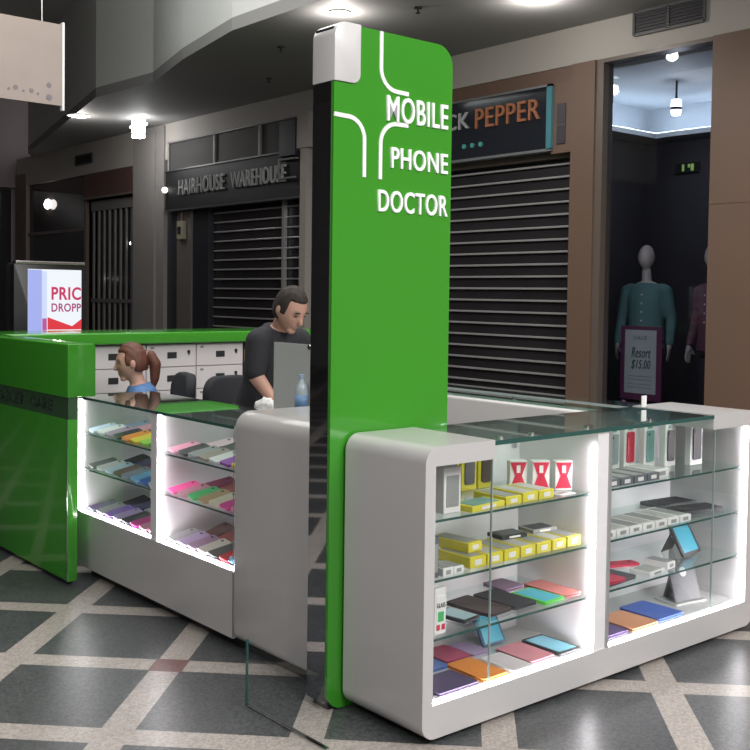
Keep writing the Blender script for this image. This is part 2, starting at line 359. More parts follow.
bm = NB(); ball(bm, (-.02, 0, .02), .045); obj('lamp_globe', bm, mat('small_lamp_glow', (1, .98, .9), .5, emit=2.0), t)
bm = NB(); cyl(bm, (-.02, 0, .0), (.03, 0, .0), .02); obj('bracket', bm, BLACKM, t)
# far units left of the grey column
bm = NB(); b3(bm, 7.55, 7.6, 16.5, 18.95, 0, 3.48); struct('window_3', bm, mat('brownish_dark_glass', (.035, .028, .026), .1))
bm = NB(); b3(bm, 7.5, 7.56, 16.42, 16.5, 0, 3.48); b3(bm, 7.52, 7.56, 16.5, 18.95, 2.55, 2.6); struct('trim_4', bm, DBROWN)
t = thing('shop_sign', 'plain dark reddish sign panel above the vertical bar gate', 'sign', (7.5, 15.5, 3.05))
bm = NB(); prism(bm, [(p[0], p[1]) for p in rrect(-.84, .9, 0, .42, (0, 0, .15, 0))], 'x', -.05, .04); obj('panel', bm, mat('dark_red_sign', (.085, .045, .04), .5), t)
bm = NB(); b3(bm, -.055, -.05, -.84, .9, .0, .03); obj('lower_rim', bm, DBROWN, t)
t = thing('bar_gate', 'closed gate of vertical steel bars under the dark reddish sign', 'gate', (7.55, 15.45, 0))
bm = NB(); b3(bm, .1, .12, -.83, .83, 0, 3.0); obj('backing', bm, mat('gate_dark', (.02, .02, .026), .4), t)
for za, zb in ((2.86, 3.02), (1.36, 1.42)):
    bm = NB(); b3(bm, -.02, .02, -.83, .83, za, zb); obj('cross_rail', bm, mat('gate_grey', (.16, .155, .15), .5), t)
for k in range(9):
    y = -.78 + 1.56 * k / 8
    bm = NB(); b3(bm, -.015, .015, y - .03, y + .01, 0, 2.9); obj('bar', bm, mat('gate_grey', (.16, .155, .15), .5), t)
for lab, y, z, r in (('glow standing in for a lamp reflection on the dark window above the portrait screen', 18.0, 3.08, .10), ('upper small lamp behind the vertical bar gate', 15.0, 2.30, .028), ('lower small lamp behind the vertical bar gate', 15.75, 1.75, .026)):  # the first glow stands in for a lamp reflected in the window glass
    t = thing('shop_lamp_or_reflection', lab, 'lamp', (7.50 if r > .05 else 7.60, y, z), 0, 'small lamps in the dark far shops')
    bm = NB(); ball(bm, (0, 0, 0), r, .4, 1.4, .9); obj('lamp_or_reflection', bm, mat('lamp_reflection_glow', (1, .97, .93), .5, emit=6), t)
    bm = NB(); cyl(bm, (0, 0, 0), (.04, 0, 0), r * .3); obj('glow_holder', bm, BLACKM, t)

# ------------------------------------------------------------------ clothes shop window (y 4.7 .. 5.85)
bm = NB(); b3(bm, 7.55, 7.56, 4.70, 5.80, .12, 3.64); struct('window_4', bm, WINDOWG)
bm = NB(); b3(bm, 7.48, 7.62, 5.79, 5.87, 0, 3.655); b3(bm, 7.48, 7.62, 4.70, 5.79, 0, .12); b3(bm, 7.48, 7.62, 4.70, 5.79, 3.62, 3.655); struct('trim_5', bm, DBROWN)
ROOM = mat('shop_room_wall', (.075, .070, .078), .7); ROOMC = mat('shop_room_ceiling', (.42, .45, .48), .7)
bm = NB(); b3(bm, 10.9, 11.0, 2.5, 7.9, 0, 4.4); struct('wall_shop_room_back', bm, ROOM)
bm = NB(); b3(bm, 8.0, 11, 7.75, 7.85, 0, 4.4); struct('wall_shop_room_side', bm, ROOM)
bm = NB(); b3(bm, 8.0, 11, 2.5, 2.6, 0, 4.4); struct('wall_shop_room_near', bm, ROOM)
bm = NB(); b3(bm, 7.9, 11, 2.5, 7.9, 3.86, 4.0); struct('ceiling_shop_room', bm, ROOMC)
bm = NB(); b3(bm, 10.87, 10.9, 2.6, 7.75, 3.50, 3.86); b3(bm, 8.0, 10.87, 7.72, 7.75, 3.50, 3.86); struct('trim_7', bm, ROOMC)
bm = NB(); b3(bm, 10.5, 10.87, 2.6, 7.72, 3.44, 3.50); b3(bm, 8.0, 10.5, 7.35, 7.72, 3.44, 3.50); struct('trim_6', bm, mat('cove_ledge', (.5, .52, .54), .6))
t = thing('cove_light', 'cool white cove lighting around the clothes shop ceiling', 'cove light', (10.6, 5, 3.50))
bm = NB(); b3(bm, .0, .03, -2.3, 2.45, 0, .02); b3(bm, -2.5, 0, 2.42, 2.45, 0, .02); obj('light_strip', bm, mat('cove_led', (.8, .92, 1), .5, emit=30, ecol=(.75, .9, 1)), t)
t = thing('track_spotlight', 'white spotlight hanging from the clothes shop ceiling', 'spotlight', (9.6, 6.47, 3.86))
bm = NB(); cyl(bm, (0, 0, 0), (0, 0, -.20), .012); obj('rod', bm, BLACKM, t)
bm = NB(); cyl(bm, (0, 0, -.20), (0, 0, -.28), .05, .06); cyl(bm, (0, 0, -.31), (0, 0, -.36), .06, .045); obj('lamp_head', bm, mat('spot_glow', (1, 1, 1), .5, emit=5), t)
bm = NB(); cyl(bm, (0, 0, -.28), (0, 0, -.31), .062); obj('band', bm, BLACKM, t)
l = bpy.data.lights.new('lamp_glow', 'POINT'); l.energy = 14; l.shadow_soft_size = .05; l.color = (.85, .93, 1)
lo = bpy.data.objects.new('lamp_glow', l); C.objects.link(lo); lo.parent = t; lo.location = (0, 0, -.42)
t = thing('exit_sign', 'dim green running man exit sign deep inside the clothes shop', 'exit sign', (10.88, 7.15, 3.05))
bm = NB(); b3(bm, -.03, 0, -.16, .16, 0, .12, .004); obj('housing', bm, mat('exit_dark', (.02, .03, .02), .5), t)
for ya, yb, za in ((.03, .06, .02), (-.06, -.10, .02), (-.02, -.05, .06)):
    bm = NB(); b3(bm, -.034, -.03, ya, yb, za, .1); obj('symbol', bm, mat('exit_green', (.45, .7, .2), .5, emit=.35), t)
bm = NB(); b3(bm, 7.64, 8.9, 4.3, 5.86, 0, .28); struct('wall_window_plinth', bm, mat('window_plinth', (.05, .045, .05), .5))

# ------------------------------------------------------------------ body builder (people and mannequins)
SKIN = mat('skin', (.50, .29, .22), .5, var=.05, scale=14)
def fuse(name, bm, m, parent, vox=.008, smooth_it=6, loc=None, rot=None):
    """overlapping closed shapes become one continuous smooth surface"""
    me = bpy.data.meshes.new(name); bm.to_mesh(me); bm.free()
    o = bpy.data.objects.new(name, me); C.objects.link(o)
    q = o.modifiers.new('r', 'REMESH'); q.mode = 'VOXEL'; q.voxel_size = vox
    s = o.modifiers.new('s', 'SMOOTH'); s.iterations = smooth_it; s.factor = .5
    dg = bpy.context.evaluated_depsgraph_get(); dg.update()
    me2 = bpy.data.meshes.new_from_object(o.evaluated_get(dg)); bpy.data.objects.remove(o)
    me2.materials.clear(); me2.materials.append(m); me2.shade_smooth()
    me2.name = name; o = bpy.data.objects.new(name, me2); C.objects.link(o); o.parent = parent
    return o
def loft(bm, secs, n=20):
    """closed loft through (centre, half width, half depth, tilt) sections stacked bottom to top; tilt leans the section forward"""
    rings = []
    for c, a, b, tl in secs:
        rings.append([bm.verts.new(Vector(c) + Vector((a * math.cos(t), b * math.sin(t) * math.cos(tl), -b * math.sin(t) * math.sin(tl)))) for t in [2 * PI * i / n for i in range(n)]])
    for a, b in zip(rings, rings[1:]):
        for i in range(n): bm.faces.new((a[i], a[(i + 1) % n], b[(i + 1) % n], b[i]))
    bm.faces.new(rings[0][::-1]); bm.faces.new(rings[-1])
def head(bm, c, tilt, turn=0, face=True):
    """head centred at c, tilt = nod forward; local forward is +y"""
    h = bmesh.ops.create_uvsphere(bm, u_segments=32, v_segments=24, radius=1)['verts']
    for v in h:
        x, y, z = v.co
        wx, wy, wz = .076, .095, .118
        if z < 0:
            k = -z; wx *= 1 - .42 * k * k; wy *= 1 - .22 * k * k
            if y < 0: wy *= 1 - .30 * k
            else: y += .10 * k
        nx, ny, nz = x * wx, y * wy, z * wz
        if face and y > .5 and abs(abs(x) - .42) < .2 and abs(z - .02) < .14: ny -= .012
        if face and y > .6 and abs(z - .2) < .1: ny += .004
        v.co = (nx, ny, nz)
    vs = list(h)
    if face:
        vs += cyl(bm, (0, .088, .012), (0, .108, -.028), .008, .014, 10); vs += ball(bm, (0, .106, -.030), .0145, 1.1, .9, .8, 10)
        vs += ball(bm, (0, .082, -.060), .02, 1.1, .55, .30, 10); vs += ball(bm, (0, .080, -.070), .018, 1.0, .55, .32, 10)
        vs += ball(bm, (0, .062, -.096), .026, 1.1, .8, .7, 10)
        for s in (-1, 1): vs += ball(bm, (s * .078, -.008, -.005), .030, .35, .62, 1.0, 10)
    R = Matrix.Rotation(turn, 3, 'Z') @ Matrix.Rotation(-tilt, 3, 'X')
    bmesh.ops.transform(bm, matrix=Matrix.Translation(c) @ R.to_4x4(), verts=vs)
    return Matrix.Translation(c) @ R.to_4x4()
def hand(bm, wrist, d, up, side, curl=.5, k=1.0):
    """palm and five fingers; d points along the hand, up is the back of the hand, side (+1/-1) tells where the thumb is"""
    d = Vector(d).normalized(); up = Vector(up); up = (up - d * up.dot(d)).normalized(); s = d.cross(up) * side
    W = Vector(wrist); a = W + d * .085 * k
    capsule(bm, W, W + d * .03, .024 * k, .026 * k)
    for q in (-1.5, -.5, .5, 1.5): capsule(bm, W + d * .02 * k + s * q * .012 * k, a + s * q * .019 * k, .014 * k, .0115 * k)
    for q, ln in ((1.5, .072), (.5, .082), (-.5, .076), (-1.5, .060)):
        p = a + s * q * .020 * k; dd = d
        for j, (f, rad) in enumerate(((.42, .0095), (.32, .0088), (.26, .0078))):
            dd = (dd - up * curl * (.35 if j == 0 else .6)).normalized()
            p2 = p + dd * ln * f * k; capsule(bm, p, p2, rad * k, rad * .92 * k); p = p2
    t0 = W + d * .022 * k + s * .022 * k; t1 = t0 + (d * .6 + s * .8 - up * .15).normalized() * .042 * k; t2 = t1 + (d * .95 + s * .25 - up * .3).normalized() * .034 * k
    capsule(bm, t0, t1, .013 * k, .011 * k); capsule(bm, t1, t2, .011 * k, .009 * k)
def limb(bm, pts, rads):
    for a, b, r1, r2 in zip(pts, pts[1:], rads, rads[1:]): capsule(bm, a, b, r1, r2)

# man leaning forward over the desk
man = thing('person', 'man in black t-shirt leaning over the desk behind the white counter, looking down', 'person', (3.195, 4.73, 0), math.radians(188))
bm = NB()
loft(bm, [((0, -.03, .84), .145, .105, 0), ((0, -.02, .93), .145, .108, .1), ((0, .02, 1.06), .125, .098, .2), ((0, .06, 1.20), .135, .104, .3), ((0, .10, 1.31), .135, .09, .35), ((0, .125, 1.365), .10, .065, .4)])
limb(bm, [(0, .12, 1.34), (.022, .185, 1.42)], [.053, .049])
head(bm, (.028, .235, 1.465), .50)
for s in (-1, 1):
    limb(bm, [(s * .085, -.03, .88), (s * .11, .02, .50), (s * .12, -.03, .10)], [.074, .060, .045]); limb(bm, [(s * .12, -.03, .07), (s * .14, .12, .04)], [.045, .035])
limb(bm, [(.145, .12, 1.30), (.180, .13, 1.12), (.140, .235, .985)], [.054, .043, .030]); hand(bm, (.140, .235, .985), (-.3, .9, -.15), (0, .3, 1), -1, .35)
limb(bm, [(-.145, .12, 1.30), (-.20, .17, 1.11), (-.15, .30, .985)], [.054, .043, .030]); hand(bm, (-.15, .30, .985), (.2, .9, -.15), (0, .3, 1), 1, .35)
fuse('body', bm, SKIN, man, .0075, 4)
bm = NB()
loft(bm, [((0, -.03, .86), .178, .130, 0), ((0, -.02, .94), .170, .128, .1), ((0, .02, 1.06), .142, .115, .2), ((0, .06, 1.20), .150, .118, .3), ((0, .10, 1.315), .150, .102, .35), ((0, .125, 1.368), .10, .07, .4)])
for s in (-1, 1): limb(bm, [(s * .13, .115, 1.300), (s * .150, .12, 1.290), (s * .181, .13, 1.14)], [.070, .070, .058])
fuse('black_t_shirt', bm, mat('black_cotton', (.022, .022, .028), .85), man, .009, 4)
bm = NB()
loft(bm, [((0, -.03, .80), .165, .122, 0), ((0, -.02, .92), .168, .122, 0)])
for s in (-1, 1): limb(bm, [(s * .10, -.03, .88), (s * .11, .02, .50), (s * .12, -.03, .09)], [.100, .076, .06])
fuse('trousers', bm, mat('dark_trousers', (.02, .022, .035), .85), man, .012, 4)
HM = Matrix.Translation((.028, .235, 1.465)) @ Matrix.Rotation(-.50, 4, 'X')
def hair_cap(name, parent, HM, m, long=0, cut=.2):
    bm = NB(); h = bmesh.ops.create_uvsphere(bm, u_segments=32, v_segments=24, radius=1)['verts']
    for v in h:
        x, y, z = v.co
        q = 1.0 + .035 * math.sin(17 * x + 5 * z) * math.sin(13 * y)
        if y > .45 and z < .55 + .0: q *= .80
        elif z < -.15 and y > .0: q *= .78
        elif z < -.60: q *= .75
        v.co = (x * .083 * q, (y * .103 - .004) * q, z * .127 * q + .004)
    bmesh.ops.transform(bm, matrix=HM, verts=h)
    return fuse(name, bm, m, parent, .006, 2)
hair_cap('short_dark_hair', man, HM, mat('dark_brown_hair', (.022, .015, .012), .7, var=.4, scale=60))
for s in (-1, 1):
    bm = NB(); g = box(bm, (s * .032, .089, .026), (.032, .008, .006), .002)
    bmesh.ops.transform(bm, matrix=HM, verts=bm.verts[:]); obj('eyebrow', bm, mat('dark_brown_hair'), man)
for s in (-1, 1):
    bm = NB(); ball(bm, (s * .031, .083, .004), .009, 1.3, .5, .45, 10)
    bmesh.ops.transform(bm, matrix=HM, verts=bm.verts[:]); obj('eye', bm, mat('dark_eye', (.05, .04, .035), .3), man)

# woman sitting, in profile
wom = thing('person', 'woman with auburn ponytail in blue top sitting behind the display case, facing left', 'person', (3.12, 5.95, 0), math.radians(62))
WH = (0, .085, 1.10)
bm = NB()
loft(bm, [((0, -.05, .46), .165, .12, 0), ((0, -.04, .58), .15, .11, 0), ((0, 0, .72), .135, .10, .05), ((0, .02, .84), .155, .105, .1), ((0, .03, .92), .160, .085, .2), ((0, .04, .965), .08, .06, .2)])
limb(bm, [(0, .04, .95), (0, .065, 1.03)], [.050, .047])
head(bm, WH, .12)
for s in (-1, 1):
    limb(bm, [(s * .09, -.02, .50), (s * .11, .38, .49), (s * .11, .40, .09)], [.085, .060, .040]); limb(bm, [(s * .11, .40, .06), (s * .12, .54, .035)], [.038, .03])
    limb(bm, [(s * .165, .03, .895), (s * .21, .06, .66), (s * .15, .28, .60)], [.046, .038, .026]); hand(bm, (s * .15, .28, .60), (-s * .2, 1, -.2), (0, .2, 1), -s, .5, .9)
fuse('body', bm, mat('fair_skin', (.58, .34, .27), .5, var=.05, scale=14), wom, .0075, 4)
bm = NB()
loft(bm, [((0, -.05, .46), .178, .135, 0), ((0, -.04, .58), .165, .125, 0), ((0, 0, .72), .15, .118, .05), ((0, .02, .84), .168, .122, .1), ((0, .03, .925), .170, .095, .2), ((0, .04, .965), .09, .07, .2)])
for s in (-1, 1): limb(bm, [(s * .14, .03, .905), (s * .175, .03, .89), (s * .205, .055, .72)], [.06, .062, .055])
fuse('blue_top', bm, mat('blue_cotton', (.09, .20, .42), .8), wom, .009, 4)
bm = NB()
for s in (-1, 1): limb(bm, [(s * .09, -.03, .50), (s * .11, .38, .49), (s * .11, .40, .10)], [.098, .074, .055])
fuse('trousers', bm, mat('dark_trousers'), wom, .012, 4)
HW = Matrix.Translation(WH) @ Matrix.Rotation(-.12, 4, 'X')
hw = hair_cap('auburn_hair', wom, HW, mat('auburn_hair_strands', (.115, .038, .022), .55, var=.45, scale=45))
bm = NB(); limb(bm, [(0, .01, 1.14), (0, -.03, 1.145), (0, -.060, 1.09), (0, -.058, 1.0), (0, -.045, .93)], [.022, .034, .038, .030, .012])
fuse('ponytail', bm, mat('auburn_hair_strands'), wom, .007, 3)
bm = NB(); ball(bm, (0, -.012, 1.145), .028, 1, .5, 1); obj('hair_tie', bm, mat('hair_tie_pink', (.5, .3, .35), .5), wom)
for s in (-1, 1):
    bm = NB(); ball(bm, (s * .031, .084, .004), .009, 1.3, .5, .6, 10)
    bmesh.ops.transform(bm, matrix=HW, verts=bm.verts[:]); obj('eye', bm, mat('dark_eye'), wom)

# mannequins
MANQ = mat('mannequin_white', (.46, .45, .42), .5)
def mannequin(label, x, y, rz, topcol, botcol, topname):
    t = thing('mannequin', label, 'mannequin', (x, y, .28), rz, 'mannequins in the clothes shop window')
    bm = NB()
    loft(bm, [((0, 0, .86), .15, .10, 0), ((0, 0, 1.02), .12, .09, 0), ((0, 0, 1.25), .155, .10, 0), ((0, 0, 1.37), .17, .075, 0), ((0, 0, 1.42), .07, .055, 0)])
    limb(bm, [(0, 0, 1.40), (0, 0.01, 1.52)], [.048, .043]); head(bm, (0, .02, 1.645), 0, 0, False)
    for s in (-1, 1):
        limb(bm, [(s * .09, 0, .88), (s * .09, .01, .48), (s * .09, -.01, .09)], [.08, .055, .035]); limb(bm, [(s * .09, 0, .06), (s * .09, .12, .03)], [.035, .028])
        limb(bm, [(s * .185, 0, 1.34), (s * .235, -.02, 1.08), (s * .25, .06, .84)], [.046, .038, .026]); hand(bm, (s * .25, .06, .84), (0, .15, -1), (s, 0, 0), s, .2, .95)
    fuse('body', bm, MANQ, t, .010, 4)
    bm = NB()
    loft(bm, [((0, 0, .80), .185, .125, 0), ((0, 0, 1.02), .165, .115, 0), ((0, 0, 1.25), .178, .12, 0), ((0, 0, 1.37), .18, .092, 0), ((0, 0, 1.415), .075, .062, 0)])
    for s in (-1, 1): limb(bm, [(s * .15, 0, 1.35), (s * .19, 0, 1.33), (s * .24, -.02, 1.08), (s * .252, .05, .86)], [.058, .06, .052, .040])
    fuse(topname, bm, topcol, t, .012, 4)
    bm = NB()
    loft(bm, [((0, 0, .76), .165, .115, 0), ((0, 0, .93), .165, .11, 0)])
    for s in (-1, 1): limb(bm, [(s * .09, 0, .86), (s * .09, .01, .48), (s * .09, -.01, .12)], [.092, .068, .05])
    fuse('trousers', bm, botcol, t, .014, 4)
    for k in range(6):
        bm = NB(); ball(bm, (0, .122 - .012 * (k > 3), 1.30 - k * .08), .009, 1, .5, 1, 8); obj('button', bm, mat('button_white', (.6, .6, .6), .4), t)
    bm = NB(); cyl(bm, (0, 0, 0), (0, 0, .012), .17, n=28); obj('base', bm, CHROME, t)
NAVY = mat('navy_trousers', (.02, .02, .03), .8)
mannequin('faceless white mannequin in a teal cardigan behind the framed price poster', 8.2, 5.80, math.radians(105), mat('teal_knit', (.085, .20, .20), .85), NAVY, 'teal_cardigan')
mannequin('white mannequin in a dark purple top, half hidden by the brown pier', 8.25, 5.11, math.radians(75), mat('purple_knit', (.11, .045, .07), .85), NAVY, 'purple_top')
# poster on stand
t = thing('poster_stand', 'purple framed price poster standing in the clothes shop window', 'poster', (7.75, 5.53, .28))
bm = NB(); b3(bm, .0, .02, -.215, .215, .36, 1.02, .004); obj('frame', bm, mat('purple_frame', (.085, .02, .06), .5), t)
bm = NB(); b3(bm, -.004, 0, -.165, .165, .42, .985); obj('sheet', bm, mat('pale_green_paper', (.28, .34, .33), .7), t)
INK = mat('poster_ink', (.05, .06, .06), .7); INKP = mat('poster_ink_pale', (.18, .21, .21), .7)
textm('lettering', 'Resort', .20, .09, INK, t, (-.006, .09, .74), FX, .002, .0, .25)
textm('lettering', '$15.00', .20, .09, INK, t, (-.006, .09, .63), FX, .002, .0, .25)
textm('small_lettering', 'SALE', .14, .035, INKP, t, (-.006, .07, .90), FX, .002)
for z in (.57, .54, .50, .47):
    bm = NB(); b3(bm, -.006, -.004, -.13, .13, z, z + .006); obj('text_line', bm, INKP, t)
bm = NB(); cyl(bm, (.01, 0, .0), (.01, 0, .36), .012); cyl(bm, (.01, 0, 0), (.01, 0, .012), .13); obj('stand', bm, BLACKM, t)
textm('script_lettering', 'Reversa', .38, .11, mat('script_white', (.30, .26, .28), .6), t, (-.02, .20, .24), FX, .002, .0, .4)

# ------------------------------------------------------------------ hanging banner top left
t = thing('hanging_banner', 'pale hanging sign board with faint marks at the upper left', 'banner', (3.1, 9.0, 3.2))
bm = NB(); b3(bm, -.9, .78, 0, .03, 0, .72); obj('board', bm, mat('banner_beige', (.34, .285, .26), .7, var=.12, scale=3), t)
bm = NB(); b3(bm, .78, .80, -.01, .04, -.04, .74); obj('white_edge', bm, mat('banner_edge', (.75, .75, .75), .5, emit=.1), t)
for k, (x, z, s) in enumerate(((.66, .06, .028), (.66, .17, .022), (.56, .08, .012), (.50, .10, .02), (.43, .09, .010), (.36, .11, .022), (.30, .09, .012))):
    bm = NB(); cyl(bm, (x, -.004, z), (x, 0, z), s, n=10); obj('faint_mark', bm, mat('banner_marks', (.20, .18, .20), .7), t)
for x in (-.7, .6):
    bm = NB(); cyl(bm, (x, .015, .72), (x, .015, 1.55), .006); obj('hanging_rod', bm, CHROME, t)

# ------------------------------------------------------------------ portrait screen
t = thing('digital_display', 'tall black portrait advertising screen lit with a price promotion', 'screen', (3.19, 7.6, 0))
bm = NB(); prism(bm, rrect(-.28, .28, 0, 1.75, (.01, .01, .02, .02)), 'y', 0, .14, .004); obj('housing', bm, mat('screen_housing', (.012, .012, .014), .35), t, 40)
bm = NB(); b3(bm, -.27, .27, -.012, .06, 1.742, 1.765, .004); obj('top_rail', bm, CHROME, t)
def em(n, c=(1, 1, 1), s=1.0): return mat(n, (.01, .01, .01), .4, emit=s, var=0, ecol=c)
bm = NB(); b3(bm, -.175, .245, -.004, 0, .70, 1.705); obj('screen_panel', bm, em('screen_white', (.86, .90, .95)), t)
bm = NB(); b3(bm, -.175, -.070, -.006, -.004, .70, 1.70); obj('screen_blue_column', bm, em('screen_blue', (.36, .42, .85)), t)
bm = NB(); b3(bm, -.070, -.03, -.006, -.004, .70, 1.69); obj('screen_pale_column', bm, em('screen_pale', (.62, .70, .95)), t)
bm = NB(); b3(bm, -.066, -.032, -.007, -.006, 1.245, 1.335); obj('screen_magenta_tab', bm, em('screen_magenta', (.62, .10, .42), .8), t)
textm('headline', 'PRIC', .235, .10, em('screen_crimson', (.62, .02, .12), .9), t, (.005, -.007, 1.475), FY, .001, .025)
textm('headline', 'DROPP', .235, .065, em('screen_purple', (.42, .03, .20), .9), t, (.005, -.007, 1.385), FY, .001, .02)
bm = NB(); prism(bm, [(-.025, 1.25), (.245, 1.25), (.245, 1.33), (.17, 1.275), (-.025, 1.345)], 'y', -.007, -.004); obj('red_chevron', bm, em('screen_red', (.80, .03, .05), .9), t)
textm('small_headline', 'SAVINGS', .22, .03, em('screen_crimson'), t, (.0, -.007, 1.205), FY, .001, .01)

# ------------------------------------------------------------------ green tower
TX, TY, TZ = 2.32, 3.0, 0.0
t = thing('sign_tower', 'tall glossy green sign tower reading MOBILE PHONE DOCTOR', 'sign tower', (TX, TY, 0))
R_ = .07
bm = NB()
prism(bm, rrect(.003, .59, .02, 2.52, (.06, .03, .07, .001), 8), 'y', .012, .118); obj('core', bm, DARKP, t)
bm = NB()
o = rrect(0, .595, .004, 2.535, (.07, .04, .08, .0), 8)
cap = [(0, 2.32), (.085, 2.32)] + [(.085 + .035 * math.sin(a), 2.355 - .035 * math.cos(a)) for a in [PI / 2 * i / 6 for i in range(1, 7)]] + [(.12, 2.535)]
o = [p for p in o if not (p[0] < .001 and p[1] > 2.5)]
# outline: counter-clockwise bl, br, tr then follow the cap cut down to the left edge
prism(bm, o + [(.12, 2.535)] + [p for p in cap[::-1][1:]], 'y', 0, .014); obj('green_front', bm, GREEN, t, 40)
bm = NB(); prism(bm, [(p[0], p[1]) for p in rrect(-.003, .119, 2.323, 2.54, (0, .034, 0, .055), 8)], 'y', -.006, .128, .003); obj('white_cap', bm, mat('white_cap_gloss', (.60, .59, .59), .3, coat=.3), t, 40)
bm = NB(); b3(bm, -.002, .004, .014, .124, .03, 2.322); obj('black_side', bm, MIRROR, t)
bm = NB(); b3(bm, .10, .58, .112, .124, .03, 2.50); obj('rear_panel', bm, GREEN, t)
def arc(cx, cz, r, a0, a1, n=8): return [(cx + r * math.cos(math.radians(a0 + (a1 - a0) * i / n)), cz + r * math.sin(math.radians(a0 + (a1 - a0) * i / n))) for i in range(n + 1)]
CRS = mat('white_cross_line', (.8, .8, .8), .4, emit=.05)
for pts in ([(.220, 2.534), (.220, 2.41)] + arc(.30, 2.40, .08, 180, 270) + [(.36, 2.318)],
            [(.0, 2.202), (.06, 2.200)] + arc(.065, 2.122, .078, 90, 0) + [(.144, 1.985)],
            [(.36, 2.198), (.30, 2.198)] + arc(.302, 2.118, .08, 90, 180) + [(.222, 1.983)]):
    bm = NB(); ribbon(bm, pts, .016, -.004, .002); obj('cross_line', bm, CRS, t)
textm('lettering', 'MOBILE', .318, .098, LETTER, t, (.250, -.003, 2.205), FY, .005, .009)
textm('lettering', 'PHONE', .296, .080, LETTER, t, (.274, -.003, 2.030), FY, .005, .009)
textm('lettering', 'DOCTOR', .360, .083, LETTER, t, (.212, -.003, 1.862), FY, .005, .009)
# the word rows in the photo step down evenly
bm = NB(); b3(bm, .02, .57, .02, .11, 0, .03); obj('base', bm, DARKP, t)

# ------------------------------------------------------------------ right display counter
RY0, RY1 = 2.55, 2.985
t = thing('display_counter', 'white glass-topped display counter in front of the green tower, lit shelves facing us', 'display counter', (2.40, RY0, 0))
def X(x): return x - 2.40
D = RY1 - RY0
bl = arc(.042, .082, .06, 180, 270); br = arc(2.04, .082, .06, 270, 360); tr = arc(2.04, .975, .06, 0, 90); tl = arc(.042, .975, .06, 90, 180)
gapL, gapR = X(2.72), X(4.13)
poly = [(gapL, 1.035)] + tl + bl + br + tr + [(gapR, 1.035), (gapR, .967), (X(4.43), .967), (X(4.43), .14), (X(2.43), .14), (X(2.43), .967), (gapL, .967)]
bm = NB(); prism(bm, poly, 'y', 0, D); obj('white_shell', bm, WHITE, t, 35)
bm = NB(); b3(bm, .10, 2.0, .06, D - .03, 0, .022); obj('plinth', bm, DARKP, t)
bm = NB(); b3(bm, .03, 2.03, D - .018, D - .004, .14, .967); obj('back_panel', bm, INWHITE, t)
bm = NB(); b3(bm, X(3.315), X(3.40), .006, D - .018, .14, 1.012); obj('divider', bm, INWHITE, t)
bm = NB(); b3(bm, X(3.385), X(3.402), .0, .006, .14, 1.012); obj('divider_trim', bm, mat('aluminium_trim', (.5, .5, .5), .35, metal=.6), t)
bm = NB(); b3(bm, gapL, gapR, .0, D - .004, 1.016, 1.032); tg = obj('glass_top', bm, TOPG, t)
bm = NB(); b3(bm, gapL, gapR, -.003, .0, 1.016, 1.032); obj('glass_edge', bm, GEDGE, tg)
bm = NB(); b3(bm, gapL - .002, gapR, D - .006, D, .967, 1.016); obj('rear_rail', bm, INWHITE, t)
for a, b in ((2.43, 2.71), (2.713, 4.147), (4.15, 4.43)):
    bm = NB(); b3(bm, X(a), X(b), .004, .009, .145, .965 if a != 2.713 else 1.014); p = obj('front_glass', bm, CLEAR, t)
    if a != 2.43:
        bm = NB(); b3(bm, X(a) - .003, X(a), .002, .010, .145, .965); obj('glass_edge', bm, mat('glass_edge_bright', (.35, .42, .41), .2), p)
for (a, b) in ((2.43, 3.315), (3.402, 4.43)):
    for z in (.77, .56, .355):
        bm = NB(); b3(bm, X(a) + .002, X(b) - .002, .028, D - .020, z - .004, z + .004); s = obj('glass_shelf', bm, SHELFG, t)
        bm = NB(); b3(bm, X(a) + .002, X(b) - .002, .0255, .028, z - .004, z + .004); obj('shelf_edge', bm, GEDGE, s)
# light strips
for (a, b, side) in ((2.43, 3.315, 1), (3.402, 4.43, 1)):
    bm = NB(); xx = X(b); b3(bm, xx - .010, xx - .001, .012, .024, .15, .96); obj('led_strip', bm, LED, t)
    bm = NB(); b3(bm, X(a) + .01, X(b) - .012, .012, .022, .141, .149); obj('led_strip', bm, LED, t)
for x in (2.80, 2.97, 3.30, 3.72):
    bm = NB(); cyl(bm, (X(x), .05, 1.032), (X(x), .05, 1.040), .012, n=14); obj('glass_fixing', bm, CHROME, t)
for x, z in ((3.275, .93), (4.385, .93)):
    bm = NB(); b3(bm, X(x) - .01, X(x) + .01, D - .03, D - .018, z - .02, z + .02); obj('shelf_bracket', bm, CHROME, t)

# ------------------------------------------------------------------ left display counter
LX = 2.41
t = thing('display_counter', 'long white counter left of the tower with a lit phone case display', 'display counter', (LX, 3.14, 0))
def Y(y): return y - 3.14
bm = NB(); prism(bm, rrect(0, .46, .05, 1.04, (.03, .03, .075, .075), 8), 'y', 0, Y(3.79), .012); obj('solid_end', bm, WHITE, t, 35)
bm = NB(); prism(bm, rrect(Y(3.79), Y(5.39), .05, .345, (.0, .07, .0, 0), 8), 'x', .0, .46); obj('base_panel', bm, WHITE, t, 35)
bm = NB(); b3(bm, .0, .46, Y(5.37), Y(5.39), .345, .965); obj('end_frame', bm, WHITE, t)
bm = NB(); b3(bm, .05, .42, .06, Y(5.3), 0, .05); obj('plinth', bm, DARKP, t)
bm = NB(); b3(bm, .44, .455, Y(3.79), Y(5.37), .345, .96); obj('back_panel', bm, INWHITE, t)
bm = NB(); b3(bm, .006, .44, Y(4.485), Y(4.545), .345, .96); obj('divider', bm, INWHITE, t)
bm = NB(); b3(bm, .0, .46, Y(3.79), Y(5.39), .962, .975); tg = obj('glass_top', bm, TOPG, t)
bm = NB(); b3(bm, -.003, 0, Y(3.79), Y(5.39), .962, .975); obj('glass_edge', bm, GEDGE, tg)
